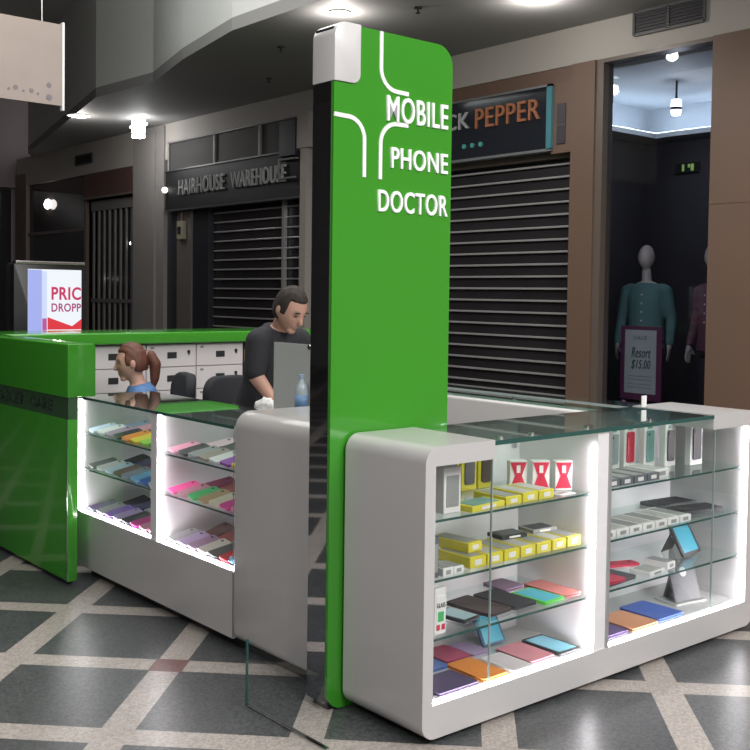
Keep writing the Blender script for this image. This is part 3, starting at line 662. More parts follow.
for a, b in ((3.79, 4.515), (4.518, 5.37)):
    bm = NB(); b3(bm, .004, .009, Y(a), Y(b), .35, .960); obj('front_glass', bm, CLEAR, t)
for (a, b) in ((3.79, 4.485), (4.545, 5.37)):
    for z in (.77, .575):
        bm = NB(); b3(bm, .028, .438, Y(a) + .002, Y(b) - .002, z - .004, z + .004); s = obj('glass_shelf', bm, SHELFG, t)
        bm = NB(); b3(bm, .0255, .028, Y(a) + .002, Y(b) - .002, z - .004, z + .004); obj('shelf_edge', bm, GEDGE, s)
    bm = NB(); b3(bm, .012, .024, Y(b) - .010, Y(b) - .001, .35, .955); obj('led_strip', bm, LED, t)
    bm = NB(); b3(bm, .012, .022, Y(a) + .01, Y(b) - .012, .346, .354); obj('led_strip', bm, LED, t)
bm = NB(); b3(bm, -.002, .001, Y(3.788), Y(3.791), .05, .96); obj('panel_joint', bm, mat('joint_grey', (.2, .2, .2), .6), t)

# ------------------------------------------------------------------ green end counter and back run
t = thing('green_counter', 'dark glossy green high counter at the far left end of the kiosk', 'counter', (2.255, 5.15, 0))
bm = NB(); prism(bm, rrect(.0, .155, .99, 1.27, (0, 0, .02, .01)), 'y', 0, 3.0, .003); obj('upper_panel', bm, GREEN, t, 40)
bm = NB(); prism(bm, rrect(.0, .055, .02, .875, (.01, .01, 0, 0)), 'y', 0, 3.0, .003); obj('lower_panel', bm, GREEN, t, 40)
bm = NB(); b3(bm, .006, .052, .006, 3.0, .875, .99); bd = obj('recessed_band', bm, mat('dark_band', (.045, .10, .05), .14), t)
for wd, wl, y in (('CELL', .26, 1.80), ('PHONE', .36, 1.47), ('TABLET', .42, 1.02), ('CARE', .30, .50)):
    textm('faint_word', wd, wl, .062, mat('band_letters', (.028, .055, .034), .3), t, (.004, y, .905), FX, .003, .012)
bm = NB(); b3(bm, -.004, .0, -.004, 0.0, .03, .872); obj('edge_trim', bm, CHROME, t)
bm = NB(); b3(bm, .02, .045, .05, 2.9, 0, .02); obj('plinth', bm, DARKP, t)
BY = 6.52
t = thing('back_counter', 'bright green counter top running above the white lockers', 'counter', (2.42, BY, 0))
bm = NB(); prism(bm, rrect(0, .55, 1.185, 1.265, .012), 'x', 0, 3.6); obj('green_top', bm, GREEN, t, 40)
for xa, xb in ((0, .02), (3.55, 3.6)):
    bm = NB(); b3(bm, xa, xb, .02, .5, 0, 1.185); obj('end_panel', bm, GREEN, t)
LOCK = mat('locker_white', (.60, .57, .58), .45)
t = thing('locker_cabinet', 'white locker drawers with black locks under the green counter top', 'cabinet', (3.0, BY + .06, 0))
bm = NB(); b3(bm, 0, 1.26, .012, .42, .02, 1.178); obj('carcass', bm, mat('locker_carcass', (.38, .36, .37), .5), t)
bm = NB(); b3(bm, .03, 1.23, .03, .4, 0, .02); obj('plinth', bm, DARKP, t)
for c in range(3):
    xa = .075 + c * .395 if c else .01; xb = .46 + (c - 1) * .395 + .005 if c else .455
    xa, xb = ((.01, .452), (.46, .852), (.860, 1.252))[c]
    for r in range(7):
        z1 = 1.175 - r * .165; z0 = z1 - .158
        bm = NB(); b3(bm, xa, xb, 0, .012, z0, z1, .002); d = obj('drawer', bm, LOCK, t)
        bm = NB(); cyl(bm, (xb - .06, -.006, z1 - .055), (xb - .06, 0, z1 - .055), .012, n=12); b3(bm, xb - .066, xb - .054, -.012, -.006, z1 - .075, z1 - .045); obj('lock', bm, BLACKM, d)
        bm = NB(); b3(bm, xa + .16, xa + .235, -.004, 0, z1 - .10, z1 - .055, .002); h = obj('label_holder', bm, BLACKM, d)
        bm = NB(); b3(bm, xa + .03, xa + .055, -.002, 0, z1 - .03, z1 - .015); obj('number_tag', bm, mat('tag_grey', (.2, .2, .2), .5), d)
for k, (c, lab) in enumerate((((.45, .18, .05), 'orange carton at the bottom of the small stack beside the lockers'), ((.10, .07, .05), 'dark brown carton in the small stack beside the lockers'), ((.30, .22, .10), 'tan carton on top of the small stack beside the lockers'))):
    tt = thing('carton', lab, 'box', (4.42, BY + .28, .80 + k * .11), 0, 'small stack of cartons')
    bm = NB(); b3(bm, -.07, .07, -.09, .09, 0, .108, .003); obj('carton_body', bm, mat('carton_%d' % k, c, .7), tt)
    bm = NB(); b3(bm, -.015, .015, -.0905, .0905, .02, .1085); obj('tape', bm, mat('carton_tape', (.35, .28, .18), .4), tt)
t = thing('side_cupboard', 'low dark cupboard carrying the small cartons beside the lockers', 'cupboard', (4.70, BY + .28, 0))
bm = NB(); b3(bm, -.4, .9, -.2, .2, .03, .8, .004); obj('carcass', bm, mat('dark_cupboard', (.03, .03, .035), .5), t)
bm = NB(); b3(bm, -.38, .88, -.18, .18, 0, .03); obj('plinth', bm, DARKP, t)
for k in range(2):
    bm = NB(); b3(bm, -.38 + .64 * k, .24 + .64 * k, -.212, -.2, .06, .78, .002); d = obj('door', bm, mat('dark_cupboard'), t)
    bm = NB(); b3(bm, .17 + .10 * k, .185 + .10 * k, -.232, -.212, .55, .68, .003); obj('handle', bm, CHROME, d)

# inner work desk
t = thing('work_desk', 'white inner work desk behind the tall end of the left counter', 'desk', (2.93, 3.45, 0))
bm = NB(); b3(bm, 0, .45, 0, 1.12, .90, .93, .004); obj('desk_top', bm, WHITE, t)
bm = NB(); b3(bm, .0, .02, .02, 1.1, .05, .90); b3(bm, .02, .43, .02, .04, .05, .9); b3(bm, .02, .43, 1.08, 1.1, .05, .9); obj('panels', bm, WHITE, t)
bm = NB(); b3(bm, .02, .4, .04, 1.08, 0, .05); obj('plinth', bm, DARKP, t)
t = thing('desk_screen', 'frosted grey acrylic privacy screen standing in front of the man', 'screen panel', (3.0, 4.06, .93))
bm = NB(); b3(bm, -.005, .005, -.32, .285, .012, .372); obj('acrylic_panel', bm, mat('frosted_acrylic', (.50, .50, .50), .4), t)
for y in (-.25, .2):
    bm = NB(); b3(bm, -.03, .03, y - .015, y + .015, 0, .03, .003); obj('foot', bm, CHROME, t)
bm = NB(); cyl(bm, (-.012, -.02, .36), (.012, -.02, .36), .012); obj('fixing', bm, CHROME, t)
t = thing('water_bottle', 'clear plastic water bottle with blue label beside the grey screen', 'bottle', (2.925, 4.01, .93))
bm = NB(); lathe(bm, [(.026, 0), (.031, .008), (.031, .055), (.028, .06), (.031, .066), (.031, .15), (.024, .18), (.0135, .2), (.0135, .215)]); obj('bottle_body', bm, mat('bottle_plastic', (.45, .52, .58), .12), t, True)
bm = NB(); lathe(bm, [(.0318, .075), (.0318, .135)]); obj('blue_label', bm, mat('bottle_blue', (.18, .32, .55), .4), t, True)
bm = NB(); cyl(bm, (0, 0, .213), (0, 0, .233), .015); obj('bottle_cap', bm, mat('cap_blue', (.35, .45, .6), .4), t)
t = thing('cleaning_cloth', "crumpled white cloth under the man's hand on the desk", 'cloth', (3.0, 4.42, .93))
bm = NB(); g = bmesh.ops.create_uvsphere(bm, u_segments=24, v_segments=14, radius=1)['verts']
for v in g:
    q = 1 + .22 * math.sin(9 * v.co.x + 2) * math.cos(8 * v.co.y + 5 * v.co.z); v.co = (v.co.x * .055 * q, v.co.y * .05 * q, max(0, v.co.z * .05 * q + .03))
obj('cloth_folds', bm, mat('white_cloth', (.8, .8, .8), .9), t, True)

# chairs
def chair(label, x, y, rz):
    t = thing('office_chair', label, 'chair', (x, y, 0), rz, 'black office chairs inside the kiosk')
    F = mat('black_chair_fabric', (.018, .02, .026), .85)
    bm = NB(); prism(bm, rrect(-.21, .21, .56, 1.03, (.09, .09, .12, .12), 8), 'y', -.035, .035, .02); g = bm.verts[:]
    for v in g: v.co.y += .25 - .35 * (v.co.x ** 2) * 2 + .05 * (v.co.z - .6)
    obj('backrest', bm, F, t, 50)
    bm = NB(); prism(bm, rrect(-.23, .23, -.23, .21, .07, 6), 'z', .34, .405, .02); obj('seat', bm, F, t, 50)
    bm = NB(); b3(bm, -.03, .03, .1, .32, .315, .34); b3(bm, -.03, .03, .295, .32, .315, .72); obj('back_support', bm, BLACKM, t)
    bm = NB(); cyl(bm, (0, 0, .09), (0, 0, .34), .026); obj('gas_lift', bm, CHROME, t)
    for k in range(5):
        a = 2 * PI * k / 5; bm = NB(); cyl(bm, (0, 0, .10), (.26 * math.cos(a), .26 * math.sin(a), .065), .02, .015, 10); lg = obj('leg', bm, BLACKM, t)
        bm = NB(); cyl(bm, (.26 * math.cos(a) - .02 * math.sin(a), .26 * math.sin(a) + .02 * math.cos(a), .028), (.26 * math.cos(a) + .02 * math.sin(a), .26 * math.sin(a) - .02 * math.cos(a), .028), .028, n=14); obj('castor', bm, BLACKM, lg)
chair('black office chair the woman with the ponytail is sitting on', 3.12, 5.95, math.radians(-106))
chair('black office chair standing between the woman and the leaning man', 3.53, 5.30, math.radians(10))

# right inner return counter
t = thing('return_counter', 'white rear counter with glass upstand on the right side of the kiosk', 'counter', (4.72, 3.2, 0))
bm = NB(); prism(bm, rrect(0, .5, .04, .90, .02), 'y', 0, 3.0, .004); obj('white_body', bm, WHITE, t, 40)
bm = NB(); b3(bm, .02, .48, .02, 2.98, .90, .915); obj('glass_top', bm, TOPG, t)
bm = NB(); b3(bm, .03, .25, .15, 2.3, .935, .95); sh = obj('raised_glass', bm, TOPG, t)
bm = NB(); b3(bm, .027, .030, .15, 2.3, .935, .95); obj('glass_edge', bm, mat('glass_edge_bright'), sh)
for y in (.2, 1.2, 2.2):
    bm = NB(); cyl(bm, (.14, y, .915), (.14, y, .935), .012); obj('standoff', bm, CHROME, t)
bm = NB(); b3(bm, .04, .46, .04, 2.9, 0, .04); obj('plinth', bm, DARKP, t)
t = thing('card_holder', 'small upright white card holder at the back edge of the glass top', 'card holder', (4.10, 2.90, 1.032))
bm = NB(); b3(bm, -.02, .02, -.012, .012, 0, .008); obj('foot', bm, CLEAR, t)
bm = NB(); b3(bm, -.017, .017, -.003, .003, .008, .06); obj('card', bm, mat('card_white', (.8, .8, .8), .5), t)

# clear floor panel in front of the left counter
t = thing('floor_glass_panel', 'low clear glass panel standing on the floor in front of the left counter', 'glass panel', (2.13, 2.95, 0))
bm = NB(); b3(bm, -.004, .004, -.20, .295, .006, .25); obj('glass_sheet', bm, CLEAR, t)
bm = NB(); b3(bm, -.005, .005, .295, .299, .006, .25); obj('glass_edge', bm, GEDGE, t)
bm = NB(); b3(bm, -.010, .010, -.20, .295, 0, .006); obj('bottom_rail', bm, CHROME, t)

# ------------------------------------------------------------------ products on the right counter
def at(z): return {1: .774, 2: .564, 3: .359, 0: .140}[z]
def rotm(rx=0, ry=0, rz=0): return Matrix.Rotation(rz, 3, 'Z') @ Matrix.Rotation(ry, 3, 'Y') @ Matrix.Rotation(rx, 3, 'X')
def col(name, c=(1, 1, 1), r=.45): return mat('c_' + name, c, r, var=.05)
YEL = col('yellow', (.70, .60, .05)); PW = col('pack_white', (.78, .76, .76)); PD = col('pack_dark', (.03, .03, .035)); RED = col('red', (.6, .02, .06))
TEAL = col('teal_print', (.16, .32, .30)); GREYP = col('grey_print', (.30, .30, .30)); SCRB = mat('screen_blue_lit', (.07, .36, .50), .25, emit=.25)
def upright_box(label, x, y, lv, w_, d_, h_, body, face, facing, group, name='phone_box', rz=0):
    t = thing(name, label, 'box', (x, y, at(lv)), rz, group)
    bm = NB(); b3(bm, -w_ / 2, w_ / 2, -d_ / 2, d_ / 2, 0, h_, .003); obj('carton', bm, body, t)
    bm = NB(); b3(bm, -w_ * .36, w_ * .36, -d_ / 2 - .002, -d_ / 2, h_ * .14, h_ * .82, 0); obj('front_print', bm, face, t)
    if facing:
        textm('lettering', facing, w_ * .6, h_ * .10, PD, t, (-w_ * .3, -d_ / 2 - .003, h_ * .86), FY, .0008, .0)
    return t
def phone_pack(label, x, y, lv, h_, phonecol, group, hang=False, cardcol=None, w_=.085):
    t = thing('phone_case_pack', label, 'phone case pack', (x, y, at(lv)), 0, group)
    bm = NB(); b3(bm, -w_ / 2, w_ / 2, .0, .03, 0, h_, .003); obj('card_box', bm, cardcol or PW, t)
    bm = NB(); prism(bm, rrect(-w_ * .32, w_ * .32, h_ * .12, h_ * .82, .010), 'y', -.006, .0, .001); p = obj('phone_case', bm, phonecol, t)
    bm = NB(); cyl(bm, (-w_ * .18, -.008, h_ * .74), (-w_ * .18, -.006, h_ * .74), .006, n=12); obj('camera_hole', bm, PD, p)
    bm = NB(); b3(bm, -w_ * .2, w_ * .2, -.001, .0, h_ * .86, h_ * .94); obj('header_print', bm, TEAL, t)
    return t
def flat_box(label, x, y, lv, w_, d_, h_, body, top, group, rz=0, dz=0, name='accessory_box'):
    t = thing(name, label, 'box', (x, y, at(lv) + dz), rz, group)
    bm = NB(); b3(bm, -w_ / 2, w_ / 2, -d_ / 2, d_ / 2, 0, h_, .002); obj('carton', bm, body, t)
    bm = NB(); b3(bm, -w_ * .40, w_ * .40, -d_ * .42, d_ * .42, h_, h_ + .0015); obj('lid_print', bm, top, t)
    bm = NB(); b3(bm, -w_ * .22, w_ * .22, -d_ / 2 - .0015, -d_ / 2, h_ * .25, h_ * .75); obj('end_label', bm, PW if body is not PW else GREYP, t)
    return t
def folio(label, x, y, lv, w_, d_, c, group, rz=0, dz=0, h_=.014):
    t = thing('tablet_folio', label, 'tablet case', (x, y, at(lv) + dz), rz, group)
    m2 = col(c[0], c[1], .55)
    bm = NB(); prism(bm, rrect(-w_ / 2, w_ / 2, -d_ / 2, d_ / 2, .012), 'z', h_ * .62, h_, .0015); obj('cover', bm, m2, t)
    bm = NB(); prism(bm, rrect(-w_ / 2, w_ / 2, -d_ / 2, d_ / 2, .012), 'z', 0, h_ * .33, .001); obj('back_shell', bm, m2, t)
    bm = NB(); b3(bm, -w_ * .46, w_ * .46, -d_ * .46, d_ * .46, h_ * .33, h_ * .62); obj('insert', bm, PD, t)
    return t
def tablet(label, x, y, lv, w_, d_, bodyc, scr, group, rz=0, tilt=0, stand=False, back=False, h_=.012, dz=0):
    t = thing('tablet', label, 'tablet', (x, y, at(lv) + dz), rz, group)
    R = Matrix.Rotation(tilt, 4, 'X')
    def put(bm): bmesh.ops.transform(bm, matrix=R, verts=bm.verts[:])
    bm = NB(); prism(bm, rrect(-w_ / 2, w_ / 2, 0, d_, .012), 'z', -h_, 0, .002); put(bm)
    off = 0 if tilt else h_
    if not tilt: bmesh.ops.translate(bm, vec=(0, -d_ / 2, h_), verts=bm.verts[:])
    else: bmesh.ops.translate(bm, vec=(0, 0, h_ * abs(math.cos(tilt)) * .9), verts=bm.verts[:])
    s = obj('case', bm, bodyc, t, 40)
    bm = NB(); b3(bm, -w_ * .40, w_ * .40, d_ * .08, d_ * .92, 0, .0012); put(bm)
    if not tilt: bmesh.ops.translate(bm, vec=(0, -d_ / 2, h_), verts=bm.verts[:])
    else: bmesh.ops.translate(bm, vec=(0, 0, h_ * abs(math.cos(tilt)) * .9), verts=bm.verts[:])
    obj('screen', bm, scr, t)
    if stand:
        c, sn = math.cos(tilt), math.sin(tilt); top = Vector((0, d_ * .7 * c + .012, d_ * .7 * sn))
        bm = NB(); prism(bm, [(top.y, top.z), (top.y + .004, top.z), (top.y + d_ * .32, 0), (top.y + d_ * .32 - .006, 0)], 'x', -w_ * .3, w_ * .3); obj('stand', bm, bodyc, t)
    return t
G1 = 'packs on the right counter shelves'
# bay one, top shelf
upright_box('plain white phone box upright in the top left corner, hard against the frame', 2.600, 2.80, 1, .08, .06, .16, PW, col('pinkish', (.62, .55, .57)), None, 'white upright phone boxes')
upright_box('white phone box with a grey emblem, front left of the top shelf', 2.588, 2.655, 1, .085, .05, .165, PW, GREYP, None, 'white upright phone boxes')
phone_pack('yellow and black phone case pack behind the white boxes', 2.845, 2.90, 1, .185, PD, 'yellow edged case packs on the top shelf', cardcol=YEL)
phone_pack('taller dark grey case pack with yellow edges, second in its row', 2.945, 2.90, 1, .20, col('charcoal', (.07, .07, .08)), 'yellow edged case packs on the top shelf', cardcol=YEL)
phone_pack('dark case pack with an orange strip, last of the yellow edged row', 3.04, 2.90, 1, .20, col('brownish', (.10, .07, .06)), 'yellow edged case packs on the top shelf', cardcol=YEL)
flat_box('flat box with teal and yellow lid lying on the front of the top shelf', 2.735, 2.645, 1, .19, .10, .022, YEL, TEAL, 'flat yellow boxes on the top shelf', rz=.1)
flat_box('yellow flat box with grey lid, left of three on the top shelf', 2.885, 2.69, 1, .085, .17, .030, YEL, GREYP, 'flat yellow boxes on the top shelf')
flat_box('yellow flat box with pale lid, middle of three on the top shelf', 2.978, 2.69, 1, .085, .17, .034, YEL, col('palegrey', (.45, .45, .43)), 'flat yellow boxes on the top shelf')
flat_box('yellow flat box beside the red and white boxes', 3.071, 2.69, 1, .085, .17, .034, YEL, col('palegrey'), 'flat yellow boxes on the top shelf')
for k, lab in enumerate(('red and white patterned box nearest the yellow packs', 'middle of the three red and white patterned boxes', 'red and white patterned box nearest the lit divider')):
    x = 3.12 + k * .074; y = 2.805 - k * .055
    t = thing('patterned_box', lab, 'box', (x, y, at(1)), math.radians(-30), 'red and white patterned boxes')
    bm = NB(); b3(bm, -.036, .036, -.02, .02, 0, .118, .002); obj('carton', bm, PW, t)
    bm = NB(); prism(bm, [(-.034, .008), (.034, .008), (.014, .058), (.034, .112), (-.034, .112), (-.014, .058)], 'y', -.0215, -.02); obj('red_motif', bm, RED, t)
    bm = NB(); b3(bm, -.008, .008, -.0225, -.0215, .07, .10); obj('white_dots', bm, PW, t)
t = thing('leaflet', 'white leaflet lying in front of the red and white boxes', 'leaflet', (3.19, 2.63, at(1)), .1)
bm = NB(); b3(bm, -.04, .05, -.03, .03, 0, .004); obj('paper', bm, PW, t)
bm = NB(); b3(bm, -.03, .035, -.01, .02, .004, .005); obj('print', bm, GREYP, t)
# bay one, second shelf
upright_box('slim dark box upright at the left end of the second shelf', 2.475, 2.63, 2, .045, .06, .145, col('slate', (.10, .11, .14)), GREYP, None, 'upright boxes on the lower shelves')
flat_box('small white box beside the slim dark box', 2.535, 2.63, 2, .05, .08, .03, PW, GREYP, 'small white boxes on the second shelf')
flat_box('small white box touching the row of yellow boxes', 2.592, 2.64, 2, .05, .09, .026, PW, GREYP, 'small white boxes on the second shelf')
ylab = ['first yellow box in the second shelf row, under the stacked one', 'second yellow box in the second shelf row', 'third yellow box in the second shelf row', 'fourth yellow box in the second shelf row',
        'fifth yellow box in the second shelf row', 'sixth yellow box in the second shelf row', 'last yellow box in the second shelf row, by the lit divider']
for k, lab in enumerate(ylab):
    flat_box(lab, 2.705 + k * .0905, 2.70, 2, .082, .18, .040, YEL, (GREYP, col('palegrey'))[k % 2], 'yellow flat boxes on the second shelf')
flat_box('yellow box stacked askew on top of the second shelf row', 2.730, 2.75, 2, .082, .18, .036, YEL, GREYP, 'yellow flat boxes on the second shelf', rz=.12, dz=.0425)
flat_box('black lidded box lying on the back of the yellow row', 3.02, 2.76, 2, .13, .09, .015, PD, col('charcoal'), 'boxes on top of the yellow row', rz=-.1, dz=.0425)
flat_box('grey lidded box on the yellow row nearest the divider', 3.20, 2.76, 2, .13, .09, .015, GREYP, PD, 'boxes on top of the yellow row', rz=-.1, dz=.0425)
# bay one, third shelf
t = upright_box('white screen protector pack lettered GLASS with a green and red print', 2.515, 2.615, 3, .055, .018, .165, PW, PW, None, 'upright boxes on the lower shelves', 'screen_protector_pack')
textm('lettering', 'GLASS', .040, .016, PD, t, (-.02, -.0125, .095), FY, .0008)
for c, x0, x1, z0, z1, nm in ((col('green', (.05, .42, .12)), -.014, .014, .045, .08, 'green_print'), (RED, -.02, -.004, .015, .035, 'red_print'), (RED, .004, .02, .015, .035, 'red_print')):
    bm = NB(); b3(bm, x0, x1, -.0115, -.0105, z0, z1); obj(nm, bm, c, t)
tablet('small black phone with a pale blue screen on the third shelf', 2.70, 2.71, 3, .10, .15, PD, mat('screen_pale_blue', (.35, .50, .56), .2, emit=.1), 'devices on the third shelf', rz=.15)
folio('dark brown folio leaning left of the black one on the third shelf', 2.845, 2.74, 3, .135, .22, ('darkbrown', (.05, .03, .035)), 'folios on the third shelf', rz=.1)
folio('black folio in the middle of the third shelf', 2.99, 2.74, 3, .135, .22, ('blackfolio', (.03, .028, .04)), 'folios on the third shelf', rz=.05)
tablet('bright green cased tablet on the third shelf', 3.128, 2.69, 3, .125, .18, col('limegreen', (.10, .55, .08)), SCRB, 'devices on the third shelf', rz=.05)
folio('mauve folio at the back of the third shelf', 3.13, 2.875, 3, .12, .13, ('mauve', (.32, .20, .32)), 'folios on the third shelf')
folio('coral pink folio by the lit divider on the third shelf', 3.250, 2.72, 3, .105, .22, ('coral', (.60, .20, .20)), 'folios on the third shelf')
# bay one, floor
folio('dark purple folio at the front left of the bottom level', 2.600, 2.665, 0, .20, .15, ('darkpurple', (.085, .06, .13)), 'folios on the bottom level')
folio('blue folio at the back left of the bottom level', 2.640, 2.865, 0, .18, .17, ('blue', (.09, .16, .42)), 'folios on the bottom level')
folio('orange folio at the front of the bottom level', 2.790, 2.69, 0, .13, .20, ('orange', (.80, .27, .05)), 'folios on the bottom level')
folio('crimson folio behind the orange one', 2.810, 2.88, 0, .13, .15, ('crimson', (.42, .04, .12)), 'folios on the bottom level')
flat_box('clear pale case pack between the orange and pink folios', 2.935, 2.67, 0, .11, .18, .012, PW, col('palepink', (.66, .58, .62)), 'case packs on the bottom level')
folio('lilac folio behind the pale case pack', 2.925, 2.87, 0, .09, .14, ('lilac', (.42, .30, .48)), 'folios on the bottom level')
tablet('blue tablet propped up with a lit teal screen on the bottom level', 3.055, 2.845, 0, .13, .13, col('deepblue', (.05, .12, .22)), SCRB, 'tablets on the bottom level', tilt=math.radians(60), stand=False)
folio('rose pink folio in front of the propped blue tablet', 3.07, 2.70, 0, .14, .19, ('rose', (.62, .24, .29)), 'folios on the bottom level')
tablet('black framed tablet with pale blue screen lying beside the rose folio', 3.225, 2.70, 0, .13, .21, PD, mat('screen_sky', (.20, .45, .58), .2, emit=.25), 'tablets on the bottom level', dz=0)
# bay two, top shelf
t = thing('phone_stand', 'dark phone holder with a figure-like clamp beside the divider', 'phone stand', (3.69, 2.88, at(1)))
bm = NB(); prism(bm, [(-.045, 0), (.045, 0), (.028, .08), (.008, .10), (-.01, .10), (-.03, .08)], 'y', -.02, .02, .003); obj('base', bm, col('slate'), t)
bm = NB(); cyl(bm, (0, 0, .1), (-.018, 0, .15), .008); box(bm, (-.022, -.005, .18), (.035, .02, .07), .004); obj('clamp', bm, PD, t)
bm = NB(); ball(bm, (0, -.012, .125), .013); obj('knob', bm, col('skinny', (.45, .25, .2)), t)
for k, lab in enumerate(('dark flat box nearest the divider on the upper right shelf', 'second dark flat box on the upper right shelf', 'third dark flat box on the upper right shelf', 'fourth dark flat box on the upper right shelf')):
    flat_box(lab, 3.475 + k * .092, 2.68, 1, .085, .17, .032, col('greypack', (.13, .14, .16)), GREYP, 'dark flat boxes on the upper right shelf')
flat_box('white flat box at the right end of the dark row', 3.850, 2.70, 1, .10, .16, .034, PW, col('palegrey'), 'flat boxes on the upper right shelf')
phone_pack('white case pack with a grey case, leftmost of the upright row', 3.84, 2.87, 1, .195, col('steelcase', (.22, .30, .30)), 'upright white case packs')
phone_pack('white case pack with a red case', 3.945, 2.86, 1, .20, RED, 'upright white case packs')
phone_pack('white case pack with a teal grey case next to the red one', 4.04, 2.82, 1, .205, col('tealcase', (.18, .34, .33)), 'upright white case packs')
phone_pack('white case pack with a black case', 4.13, 2.77, 1, .205, PD, 'upright white case packs')
phone_pack('large white pack with a wide black phone, rightmost on the shelf', 4.265, 2.72, 1, .215, col('inkcase', (.02, .018, .03)), 'upright white case packs', w_=.10)
# bay two, second shelf
for k, pos in enumerate(('first white flat box, against the divider,', 'second white flat box', 'third white flat box', 'fourth white flat box', 'fifth white flat box', 'sixth white flat box', 'seventh white flat box, beside the black keyboard,')):
    flat_box(pos + ' in the middle right shelf row', 3.455 + k * .0905, 2.69, 2, .084, .19, .030, PW, (GREYP, col('palegrey'))[k % 2], 'white flat boxes in the middle right row')
def keyboard(label, x, y, rz, c):
    t = thing('tablet_keyboard', label, 'keyboard', (x, y, at(2)), rz, 'black tablet keyboards')
    bm = NB(); prism(bm, rrect(-.13, .13, -.065, .065, .01), 'z', 0, .016, .002); obj('case', bm, c, t)
    for r in range(4):
        bm = NB()
        for q in range(11): b3(bm, -.118 + q * .0215, -.1 + q * .0215, -.055 + r * .028, -.033 + r * .028, .016, .019)
        obj('key_row', bm, PD, t)
keyboard('black tablet keyboard at the front of the middle right shelf', 4.25, 2.71, -.2, col('kb', (.05, .05, .06)))
keyboard('black tablet keyboard behind the other one', 4.27, 2.87, -.1, col('kb2', (.08, .08, .09)))
# bay two, third shelf
folio('dark grey folio on the third shelf right of the divider', 3.555, 2.72, 3, .24, .22, ('greyfolio', (.09, .09, .11)), 'folios on the third right shelf', rz=.08)
folio('red folio tucked under the edge of the dark grey one', 3.50, 2.64, 3, .14, .10, ('redfolio', (.60, .04, .09)), 'folios on the third right shelf', dz=.0145)
t = thing('phone_case', 'slim red phone case lying open on the third right shelf', 'phone case', (3.80, 2.80, at(3)), -.35)
bm = NB(); prism(bm, rrect(-.09, .09, -.035, .035, .012), 'z', 0, .01, .002); obj('shell', bm, col('redfolio'), t)
bm = NB(); cyl(bm, (.06, .012, .01), (.06, .012, .012), .008, n=12); obj('camera_hole', bm, PD, t)
flat_box('white accessory box in front of the slim red case', 3.80, 2.65, 3, .13, .10, .018, PW, col('palegrey'), 'white boxes on the third right shelf', rz=.1)
flat_box('small white box beside the propped teal tablet', 3.93, 2.68, 3, .07, .12, .03, PW, GREYP, 'white boxes on the third right shelf', rz=.1)
tablet('black tablet with a lit teal screen propped up on the third right shelf', 4.225, 2.70, 3, .17, .185, PD, SCRB, 'tablets in the right bay', rz=.1, tilt=math.radians(60), stand=True)
# bay two, floor
folio('violet folio beside the divider on the right bottom level', 3.55, 2.69, 0, .14, .16, ('violet', (.16, .11, .26)), 'folios on the right bottom level')
folio('salmon orange folio on the right bottom level', 3.73, 2.70, 0, .18, .20, ('salmon', (.72, .33, .18)), 'folios on the right bottom level')
folio('royal blue folio on the right bottom level', 3.935, 2.72, 0, .18, .22, ('royal', (.07, .14, .50)), 'folios on the right bottom level')
t = thing('tablet', 'grey tablet seen from the back with a round pale logo, on a stand', 'tablet', (4.20, 2.70, .14), math.radians(-8))
A = math.radians(72); R4 = Matrix.Rotation(A, 4, 'X')
bm = NB(); prism(bm, rrect(-.085, .085, 0, .19, .012), 'z', -.01, 0, .002); bmesh.ops.transform(bm, matrix=Matrix.Translation((0, .0, .012)) @ R4, verts=bm.verts[:]); obj('back_shell', bm, col('spacegrey', (.12, .12, .13)), t, 40)
bm = NB(); cyl(bm, (0, .13, 0), (0, .13, .002), .022, n=24); bmesh.ops.transform(bm, matrix=Matrix.Translation((0, .0, .012)) @ R4, verts=bm.verts[:]); obj('round_logo', bm, col('logo_pale', (.55, .55, .56)), t)
bm = NB(); b3(bm, -.10, .10, -.02, .12, 0, .010, .002); obj('stand_base', bm, mat('clear_acrylic_base', (.5, .5, .5), .2), t)
bm = NB(); prism(bm, [(.058, .16), (.064, .16), (.11, .01), (.10, .01)], 'x', -.05, .05); obj('stand', bm, col('spacegrey'), t)

# ------------------------------------------------------------------ phone cases in the left counter
PAL = {
 'pale blue': (.45, .58, .70), 'white': (.80, .78, .80), 'mauve': (.42, .28, .42), 'black': (.02, .02, .025), 'orange': (.90, .30, .03), 'yellow': (.85, .70, .05), 'lime green': (.40, .75, .08),
 'green': (.05, .50, .15), 'charcoal': (.07, .07, .08), 'brown': (.14, .07, .06), 'grey blue': (.22, .28, .38), 'blue': (.06, .18, .55), 'sky blue': (.20, .50, .80), 'silver': (.5, .5, .52),
 'dark purple': (.10, .06, .16), 'violet': (.25, .12, .50), 'lilac': (.52, .40, .65), 'pink': (.80, .35, .48), 'magenta': (.70, .04, .30), 'rose': (.65, .28, .36), 'cream': (.75, .68, .52),
 'grey': (.30, .30, .31), 'taupe': (.36, .29, .25), 'purple': (.30, .06, .45), 'hot pink': (.90, .08, .35), 'emerald': (.03, .35, .16), 'tan': (.50, .33, .18), 'red brown': (.35, .07, .07), 'teal': (.05, .32, .34),
 'pale pink': (.80, .60, .66), 'navy': (.03, .04, .12), 'bronze': (.25, .16, .08), 'turquoise': (.10, .55, .55), 'wine': (.22, .03, .08), 'red': (.65, .03, .04), 'ivory': (.75, .72, .66)}
def make_case(cn):
    t = thing('phone_case', '', 'phone case')
    bm = NB(); prism(bm, rrect(-.075, .075, -.0365, .0365, .012, 4), 'z', 0, .013, .002); obj('shell', bm, mat('case_' + cn.replace(' ', '_'), PAL[cn], .4), t)
    bm = NB(); cyl(bm, (.052, .012, .013), (.052, .012, .0145), .007, n=12); obj('camera_hole', bm, BLACKM, t)
    return t
protos = {}
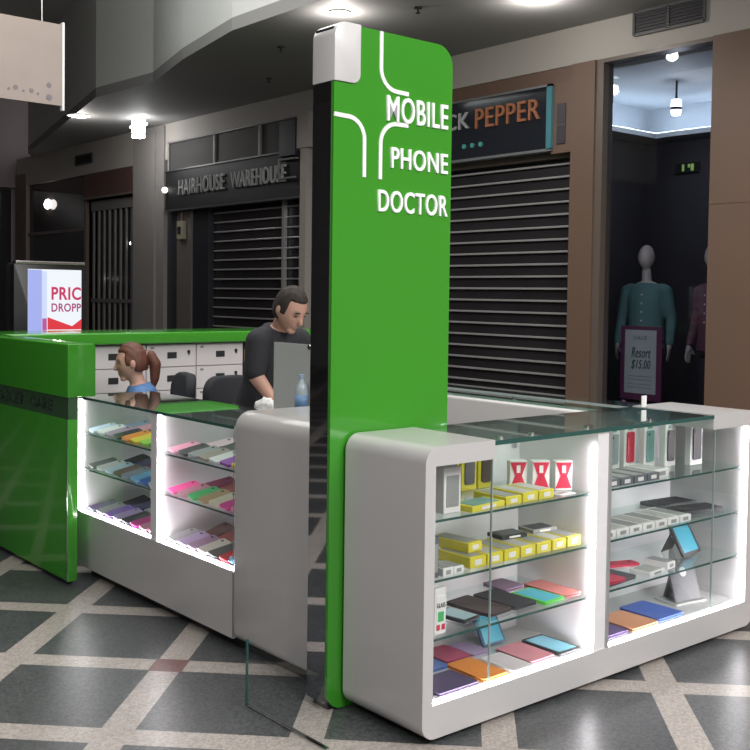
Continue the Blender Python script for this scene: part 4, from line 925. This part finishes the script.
def put_case(cn, x, y, z, rz, rx, label, group):
    if cn not in protos:
        r = protos[cn] = make_case(cn)
    else:
        src = protos[cn]; r = src.copy(); C.objects.link(r)
        for ch in src.children:
            c = ch.copy(); C.objects.link(c); c.parent = r
    r.location = (x, y, z); r.rotation_euler = (rx, -math.radians(10), rz); r['label'] = label; r['group'] = group
rows = [
 ('far bay', 'top shelf', 4.545, 5.37, .774, ['pale blue', 'white', 'mauve', 'black', 'orange', 'yellow', 'lime green', 'green'], ['grey blue', 'rose', 'charcoal', 'bronze', 'teal', 'cream']),
 ('far bay', 'middle shelf', 4.545, 5.37, .579, ['charcoal', 'silver', 'pale blue', 'brown', 'grey blue', 'sky blue', 'blue', 'white'], ['black', 'navy', 'wine', 'grey', 'lilac', 'teal']),
 ('far bay', 'bottom level', 4.545, 5.37, .345, ['dark purple', 'grey', 'violet', 'lilac', 'charcoal', 'magenta', 'pink', 'rose'], ['black', 'navy', 'silver', 'brown', 'wine', 'pale pink']),
 ('near bay', 'top shelf', 3.79, 4.485, .774, ['pink', 'black', 'grey', 'taupe', 'white', 'purple', 'yellow'], ['pale pink', 'charcoal', 'rose', 'silver', 'brown']),
 ('near bay', 'middle shelf', 3.79, 4.485, .579, ['hot pink', 'rose', 'green', 'tan', 'cream', 'magenta', 'pink'], ['wine', 'red brown', 'emerald', 'bronze', 'pale pink']),
 ('near bay', 'bottom level', 3.79, 4.485, .345, ['grey', 'lilac', 'mauve', 'ivory', 'charcoal', 'red', 'navy'], ['brown', 'red brown', 'taupe', 'black', 'sky blue'])]
for bay, lv, ya, yb, z, front, back in rows:
    n = len(front); st = (yb - ya - .04) / n
    for k, cn in enumerate(front):
        y = yb - .02 - st * (k + .5)
        put_case(cn, 2.53, y, z + .017, random.uniform(-.08, .08), math.radians(8), '%s phone case in the front row, %s of the %s, left counter' % (cn, lv, bay), 'phone cases in the left counter')
    n = len(back); st = (yb - ya - .04) / n
    for k, cn in enumerate(back):
        y = yb - .02 - st * (k + .5)
        put_case(cn, 2.72, y, z + .019, random.uniform(-.28, .28), math.radians(12), '%s phone case in the back row, %s of the %s, left counter' % (cn, lv, bay), 'phone cases in the left counter')
t = thing('phone_ring_holder', 'round blue phone grip on the bottom level of the near bay', 'phone grip', (2.47, 3.86, .36))
bm = NB(); cyl(bm, (-.02, 0, .0), (-.005, 0, .02), .022, n=20); obj('disc', bm, mat('case_sky_blue'), t)
bm = NB(); cyl(bm, (-.008, 0, -.012), (.0, 0, .008), .008); obj('stem', bm, BLACKM, t)
